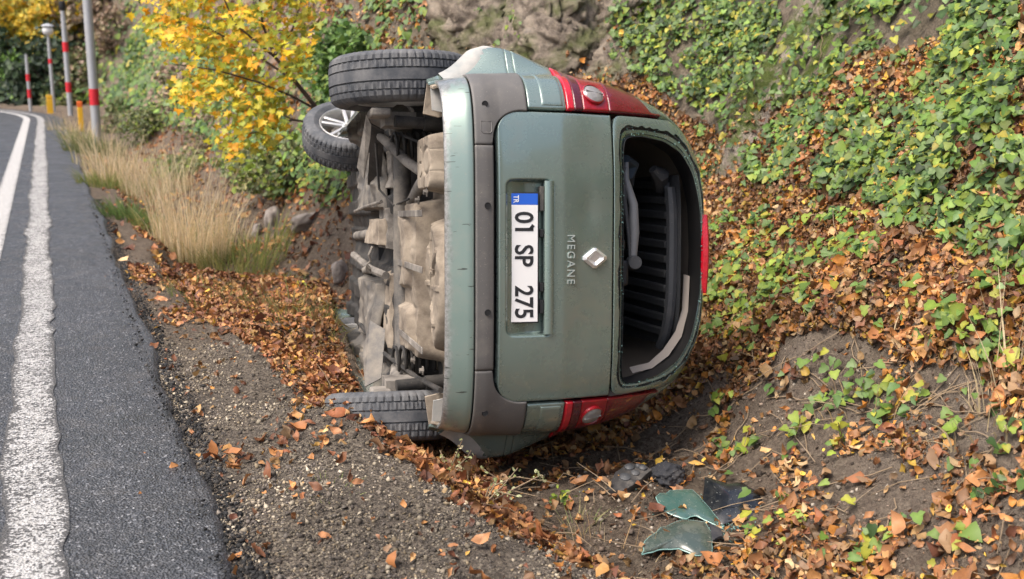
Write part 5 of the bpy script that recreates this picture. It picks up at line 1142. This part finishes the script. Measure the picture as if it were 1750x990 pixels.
bigi = split_big(pos + tb, sz, 300); rest = np.setdiff1d(np.arange(k), bigi)
tag(mass('foliage', vm, FM, vid[rest], pos[rest], RMx[rest], sz[rest], M['leaf_yellow'], maple), kind='stuff'); singles('leaf', vm, FM, bigi, vid, pos, RMx, sz, M['leaf_yellow'], maple)
tag(maple, 'young maple with yellow leaves leaning out from the bank behind the wheels', 'tree'); print('maple', k)

# --- shrubs and far trees
def onhill(px, py, rad, k=0.45):
    p = hit(px, py); d = ray(px, py); return p - d * rad[1] * k
def bush(name, label, c, rad, n, leaf, pal, seed, kind='ivy', cat='shrub', group=None, stems=5, mname='leaf_green', ground_z=None):
    rg = np.random.default_rng(seed); c = np.array(c, float); gz_ = gh(c[0], c[1]) if ground_z is None else ground_z; root = empty(name, (c[0], c[1], gz_)); o0 = np.array([c[0], c[1], gz_])
    u_ = rg.normal(0, 1, (n * 3, 3)); u_ /= np.linalg.norm(u_, axis=1, keepdims=True); r_ = rg.random(n * 3) ** 0.42
    w_ = 1 + 0.35 * vnoise(u_ * 2.3 + seed, seed); Pp = u_ * (r_ * w_)[:, None] * np.array(rad); keep = (fbm(Pp / np.array(rad), 0.45, 3, seed + 5) > -0.12); Pp = (Pp + c)[keep][:n]
    Pq = Pp[Pp[:, 2] > gz(Pp[:, 0], Pp[:, 1]) - 0.05]; Pp = Pq if len(Pq) > 50 else Pp; k = len(Pp)
    vs_, Fv = variants(kind, 14, pal, (-.2, .35), (0, .35), wild=0.04, seed=seed); sz = rg.uniform(0.6, 1.35, k) * leaf
    RMx = frames(rg.normal(0, 0.55, (k, 3)) + np.array([-0.3, -0.45, 0.6]), rg.uniform(0, 6.28, k))
    tag(mass('crown', vs_, Fv, rg.integers(0, 14, k), Pp - o0, RMx, sz, M[mname], root, rg.uniform(0.7, 1.25, k)), kind='stuff')
    for i in range(stems):
        q = Pp[rg.integers(k)] - o0; b = MB(); st = rg.normal(0, 0.05, 3) * np.array([1, 1, 0]); th_ = 0.012 * max(rad)
        b.tube([st, st * 0.5 + q * 0.5 + np.array([0, 0, 0.1 * rad[2]]), q], [th_ * 1.6, th_, th_ * 0.4], 6); b.build('stem' if max(rad) < 2 else ('trunk' if i == 0 else 'limb'), M['bark'], root, smooth=True)
    return tag(root, label, cat, group)
OLIVE = [(0.15, 0.17, 0.07), (0.2, 0.21, 0.08), (0.11, 0.14, 0.06), (0.26, 0.24, 0.1), (0.17, 0.2, 0.1)]
BRN = [(0.26, 0.18, 0.13), (0.32, 0.22, 0.15), (0.2, 0.14, 0.1), (0.24, 0.2, 0.1), (0.3, 0.24, 0.16)]
DKG = [(0.03, 0.055, 0.03), (0.045, 0.075, 0.035), (0.025, 0.045, 0.03), (0.06, 0.09, 0.04)]
BRG = [(0.10, 0.2, 0.05), (0.14, 0.25, 0.06), (0.08, 0.15, 0.05)]
GYEL = [(0.66, 0.44, 0.03), (0.6, 0.36, 0.03), (0.5, 0.42, 0.05), (0.3, 0.3, 0.05), (0.7, 0.5, 0.06)]
bush('bush', 'rounded olive green bush behind the dry grass', onhill(265, 215, (0.8, 0.7, 0.5), 0.7), (0.75, 0.7, 0.5), 2600, 0.055, OLIVE + LIME[:2], 901)
bush('bush', 'brownish twiggy bush between olive bush and maple', onhill(365, 235, (0.6, 0.6, 0.4), 0.6), (0.6, 0.6, 0.42), 1800, 0.05, BRN + OLIVE[:3], 902)
bush('bush', 'low green scrub at the foot of the bank behind the tall grass', onhill(330, 290, (0.55, 0.5, 0.3), 0.5), (0.6, 0.5, 0.3), 1500, 0.05, OLIVE + LIME[:3], 917)
bush('bush', 'small yellow-green shrub at the foot of the maple', onhill(430, 275, (0.4, 0.4, 0.3), 0.5), (0.42, 0.4, 0.3), 1200, 0.045, LIME + OLIVE[:2], 918)
bush('bush', 'straw and green scrub right of the nearest pole foot', onhill(205, 225, (0.6, 0.6, 0.4), 0.6), (0.6, 0.6, 0.4), 1500, 0.06, OLIVE + BRN[:2], 919)
bush('bush', 'green leafy shrub under the maple branches', onhill(480, 290, (0.55, 0.5, 0.36)), (0.55, 0.5, 0.36), 1500, 0.06, OLIVE + LIME[:2], 903)
bush('bush', 'dense green shrub behind the upper rear tyre', onhill(585, 130, (0.42, 0.5, 0.55)), (0.42, 0.5, 0.55), 1700, 0.07, BRG + IVY[:4], 904)
bush('bush', 'low tangle of grey-green plants right of the nearest pole', onhill(215, 190, (0.55, 0.8, 0.5)), (0.55, 0.8, 0.5), 1500, 0.09, OLIVE + IVY[:3], 905)
bush('bush', 'brown withered bush behind the nearest grey pole', onhill(190, 60, (0.7, 0.9, 1.0)), (0.7, 0.9, 1.0), 1700, 0.11, BRN, 906)
bush('bush', 'green climber on the bank above the brown bush', onhill(240, 110, (0.5, 0.9, 0.95)), (0.5, 0.9, 0.95), 1800, 0.10, IVY + BRG, 907)
bush('bush', 'grey-brown scrub at mid height on the far bank', onhill(330, 150, (0.7, 0.8, 0.55)), (0.7, 0.8, 0.55), 1500, 0.09, BRN + OLIVE, 908)
bush('bush', 'olive scrub on the bank between the two banded poles', onhill(140, 130, (0.8, 1.2, 1.2)), (0.8, 1.2, 1.2), 1700, 0.13, OLIVE + BRN[:2], 909)
bush('bush', 'low yellowish scrub behind the far yellow post', onhill(115, 175, (1.0, 0.8, 0.6), 0.85), (1.0, 0.8, 0.6), 1300, 0.13, OLIVE + LIME[:2], 910)
bush('far_tree', 'dark evergreen tree at the bend of the road', onhill(95, 130, (2.2, 1.6, 2.0), 0.85), (2.2, 1.6, 2.0), 3000, 0.22, DKG, 911, cat='tree', stems=6)
bush('far_tree', 'dark evergreen thicket at the left edge of the picture', onhill(0, 110, (2.2, 1.8, 2.1), 0.85), (2.2, 1.8, 2.1), 3000, 0.22, DKG, 912, cat='tree', stems=5)
bush('far_tree', 'bright green rounded tree above the bend', onhill(40, 140, (1.0, 1.0, 1.3), 0.85), (1.0, 1.0, 1.3), 2200, 0.17, [(0.16, 0.3, 0.06), (0.2, 0.34, 0.07), (0.12, 0.22, 0.05)], 913, cat='tree', stems=4)
bush('far_tree', 'tall yellow-leaved tree at the far bend', onhill(120, 40, (1.8, 1.4, 1.9), 0.85), (1.8, 1.4, 1.9), 2800, 0.2, GYEL, 914, 'maple', cat='tree', stems=6, mname='leaf_yellow')
bush('far_tree', 'yellow and green tree at the upper left corner', onhill(20, 35, (2.3, 1.5, 1.6), 0.85), (2.3, 1.5, 1.6), 3200, 0.2, GYEL, 915, 'maple', cat='tree', stems=5, mname='leaf_yellow')
bush('far_tree', 'grey-brown leafless thicket above the far lamps', onhill(165, 20, (1.8, 1.6, 1.8)), (1.8, 1.6, 1.8), 2400, 0.2, BRN, 916, cat='tree', stems=6)

# --- poles and marker posts
def pole(label, x, y, r, h, bands, head=None, sgm='pole_grey'):
    z0 = gh(x, y); root = empty('street_pole', (x, y, z0)); b = MB()
    b.lathe([(r, -0.1), (r, h * 0.6), (r * 0.8, h), (0.001, h)], 24, Matrix()); b.build('shaft', M[sgm], root, smooth=True)
    for (a, c) in bands:
        b = MB(); rr = r + 0.004; b.lathe([(r * 0.9, a - z0), (rr, a - z0), (rr, c - z0), (r * 0.9, c - z0)], 24, Matrix()); b.build('red_band', M['band_red'], root, smooth=True)
    if head: head(root, h, r)
    return tag(root, label, 'pole', 'banded poles along the road')
def globe(root, h, r):
    b = MB(); b.lathe([(0.001, h + 0.34), (0.10, h + 0.32), (0.17, h + 0.24), (0.19, h + 0.14), (0.15, h + 0.04), (0.07, h)], 24, Matrix()); b.build('globe', M['globe'], root, smooth=True)
    b = MB(); b.lathe([(0.001, h + 0.40), (0.14, h + 0.36), (0.23, h + 0.30), (0.2, h + 0.3)], 24, Matrix()); b.build('lamp_cap', M['pole_grey'], root, smooth=True)
def capmount(root, h, r):
    b = MB(); b.lathe([(0.001, h + 0.22), (0.09, h + 0.2), (0.12, h), (0.06, h - 0.12)], 20, Matrix()); b.build('lamp_head', M['black'], root, smooth=True)
pole('nearest thick grey pole with one red band', 0.91, 24.0, 0.088, 5.5, [(0.72, 1.04)])
pole('second grey pole with two red bands and dark top', 0.73, 39.0, 0.085, 3.4, [(0.65, 0.97), (1.92, 2.23)], capmount)
pole('slim lamp pole with white globe at the bend', 0.27, 43.0, 0.06, 2.65, [(1.56, 1.72)], globe)
pole('farthest thin pole with two red bands before the dark trees', -0.50, 43.6, 0.06, 2.0, [(0.36, 0.66), (0.95, 1.2)])
def post(label, x, y, h, w_, cap):
    z0 = gh(x, y); root = empty('marker_post', (x, y, z0)); b = MB(); b.box(-w_, w_, -w_ * 0.5, w_ * 0.5, -0.05, h * 0.8); b.build('post', M['post_yellow'], root, bevel=0.015)
    b = MB(); b.box(-w_ * 1.02, w_ * 1.02, -w_ * 0.52, w_ * 0.52, h * 0.8 + 0.002, h); b.build('cap', M[cap], root, bevel=0.015)
    return tag(root, label, 'marker post', 'yellow marker posts')
post('yellow marker post with orange top beside the nearest pole', 0.76, 29.0, 0.72, 0.06, 'post_orange'); post('far yellow marker post at the foot of the globe lamp', 0.14, 41.6, 0.62, 0.10, 'post_yellow')

# --- debris by the car
def plate_px(name, label, pts, m, cat, lift_=0.035, th=0.005, tilt=(0, 0), bend=0.0, edge_m=None, n_sub=10):
    cx_, cy_ = np.mean([p[0] for p in pts]), np.mean([p[1] for p in pts]); c = hit(cx_, cy_); c = c + np.array([0, 0, lift_])
    nrm_ = np.array([tilt[0], tilt[1], 1.0]); nrm_ /= np.linalg.norm(nrm_)
    W = []
    for (x, y) in pts:
        d = ray(x, y); t = ((c - CP) @ nrm_) / (d @ nrm_); W.append(CP + d * t - c)
    W = np.array(W); ctr = W.mean(0); rings = [W, W * 0.96 + ctr * 0.04, W * 0.6 + ctr * 0.4, W * 0.25 + ctr * 0.75]; n_ = len(W); V = []
    for i, rg_ in enumerate(rings):
        r = 1 - [1, 0.96, 0.6, 0.25][i] ** 2; V.append(rg_ + nrm_ * (bend * r + th * (0.5 if i else 0.25)))
    V.append((ctr + nrm_ * (bend + th * 0.5))[None]); V.append(W - nrm_ * th * 0.5); V = np.concatenate(V); top = 4 * n_
    F = [(k * n_ + j, k * n_ + (j + 1) % n_, (k + 1) * n_ + (j + 1) % n_, (k + 1) * n_ + j) for k in range(3) for j in range(n_)] + [(3 * n_ + j, 3 * n_ + (j + 1) % n_, top) for j in range(n_)]
    F += [(j, top + 1 + j, top + 1 + (j + 1) % n_, (j + 1) % n_) for j in range(n_)] + [tuple(top + 1 + j for j in range(n_))[::-1]]
    o = link(name, V, F, m); o.location = c; o.data.set_sharp_from_angle(angle=R(50))
    if edge_m is not None:
        e = MB(); e.tube(list(W) + [W[0]], th * 0.3, 5, cap=False); e.build('broken_edge', edge_m, o, smooth=True)
    tag(o, label, cat, 'glass and parts broken from the car'); return o
def rough_pts(pts, n=4, amp=2.0, seed=1):
    rg = np.random.default_rng(seed); out = []
    for i in range(len(pts)):
        a, b_ = np.array(pts[i], float), np.array(pts[(i + 1) % len(pts)], float)
        for t in np.arange(n) / n: out.append(tuple(a * (1 - t) + b_ * t + rg.normal(0, amp, 2) * (1 if t else 0)))
    return out
plate_px('glass_shard', 'teal tinted glass shard lying in the middle of the debris', rough_pts([(1121, 850), (1145, 839), (1183, 838), (1200, 855), (1229, 890), (1226, 899), (1190, 882), (1165, 886), (1130, 870)], 3, 1.2, 2), M['glass_teal'], 'glass shard', 0.06, 0.009, (-0.05, -0.2), 0.004, M['glass_edge'])
plate_px('glass_shard', 'black glass panel, largest and rightmost piece of debris', rough_pts([(1204, 816), (1235, 824), (1270, 826), (1300, 845), (1314, 862), (1300, 880), (1260, 892), (1228, 897), (1200, 868)], 3, 1.0, 3), M['glass_black'], 'glass shard', 0.05, 0.008, (-0.25, -0.25), 0.012, None)
plate_px('glass_shard', 'dusty olive curved glass piece nearest the camera', rough_pts([(1097, 948), (1103, 925), (1130, 902), (1165, 889), (1205, 893), (1218, 920), (1216, 945), (1190, 950), (1160, 938), (1125, 940)], 3, 1.0, 4), M['glass_olive'], 'glass shard', 0.06, 0.010, (-0.05, -0.25), 0.014, M['glass_edge'])
plate_px('plastic_piece', 'small dark plastic fragment beside the olive glass', rough_pts([(1212, 895), (1232, 905), (1235, 918), (1218, 926)], 3, 1, 5), M['cloth_black'], 'plastic piece', 0.05, 0.01, (0, -0.2), 0.004)
mir = plate_px('lamp_unit', 'broken grey lamp unit with round reflectors, leftmost piece of debris', rough_pts([(1036, 838), (1050, 812), (1075, 795), (1100, 797), (1114, 808), (1085, 832), (1062, 846)], 3, 0.8, 6), M['mirror_shell'], 'lamp unit', 0.03, 0.03, (-0.1, -0.3), 0.006)
for (x, y, r_) in ((1075, 805, 0.022), (1085, 815, 0.02), (1068, 822, 0.026), (1098, 806, 0.018), (1090, 803, 0.014)):
    c = np.array(mir.location); nrm_ = np.array([-0.1, -0.3, 1.0]); nrm_ /= np.linalg.norm(nrm_); d = ray(x, y); t = ((c - CP) @ nrm_) / (d @ nrm_); p = CP + d * t - c + nrm_ * 0.020
    b = MB(); b.lathe([(r_, -0.004), (r_ * 0.95, 0.004), (r_ * 0.6, 0.009), (0.0005, 0.011)], 18, Matrix.Translation(Vector(p)) @ Vector(nrm_).to_track_quat('Z', 'Y').to_matrix().to_4x4()); b.build('reflector', M['interior_grey'], mir, smooth=True)
# crumpled black cloth-like piece
c = hit(1142, 822); bm = bmesh.new(); bmesh.ops.create_icosphere(bm, subdivisions=5, radius=1); V = np.array([v.co[:] for v in bm.verts]); F = np.array([[v.index for v in f.verts] for f in bm.faces], np.int32); bm.free()
f_ = 1 + 0.28 * fbm(V, 0.7, 2, 5) + 0.16 * np.abs(fbm(V * np.array([1, 2.2, 1]), 0.35, 2, 6)); V = V * f_[:, None] * np.array([0.075, 0.06, 0.045])
o = link('torn_liner', V, F, M['cloth_black']); o.location = c + np.array([0, 0, 0.03]); tag(o, 'crumpled black torn lining between lamp unit and teal glass', 'lining', 'glass and parts broken from the car')
rg = np.random.default_rng(5); VV, FF = [], []
for i in range(260):
    cx_, cy_ = rg.normal(1236, 14), rg.normal(908, 9)
    if i > 150: cx_, cy_ = rg.normal(1200, 60), rg.normal(890, 35)
    p = hit(cx_, cy_) + np.array([0, 0, 0.012]); s_ = rg.uniform(0.002, 0.006); q = rg.normal(0, 1, (4, 3)) * s_ + p; k = len(VV); VV += list(q); FF += [(k, k + 1, k + 2), (k, k + 2, k + 3), (k, k + 3, k + 1), (k + 1, k + 3, k + 2)]
tag(link('glass_crumbs', np.array(VV), np.array(FF, np.int32), M['glass_edge'], smooth=False), 'crumbs of broken tempered glass among the shards', 'glass crumbs', kind='stuff')
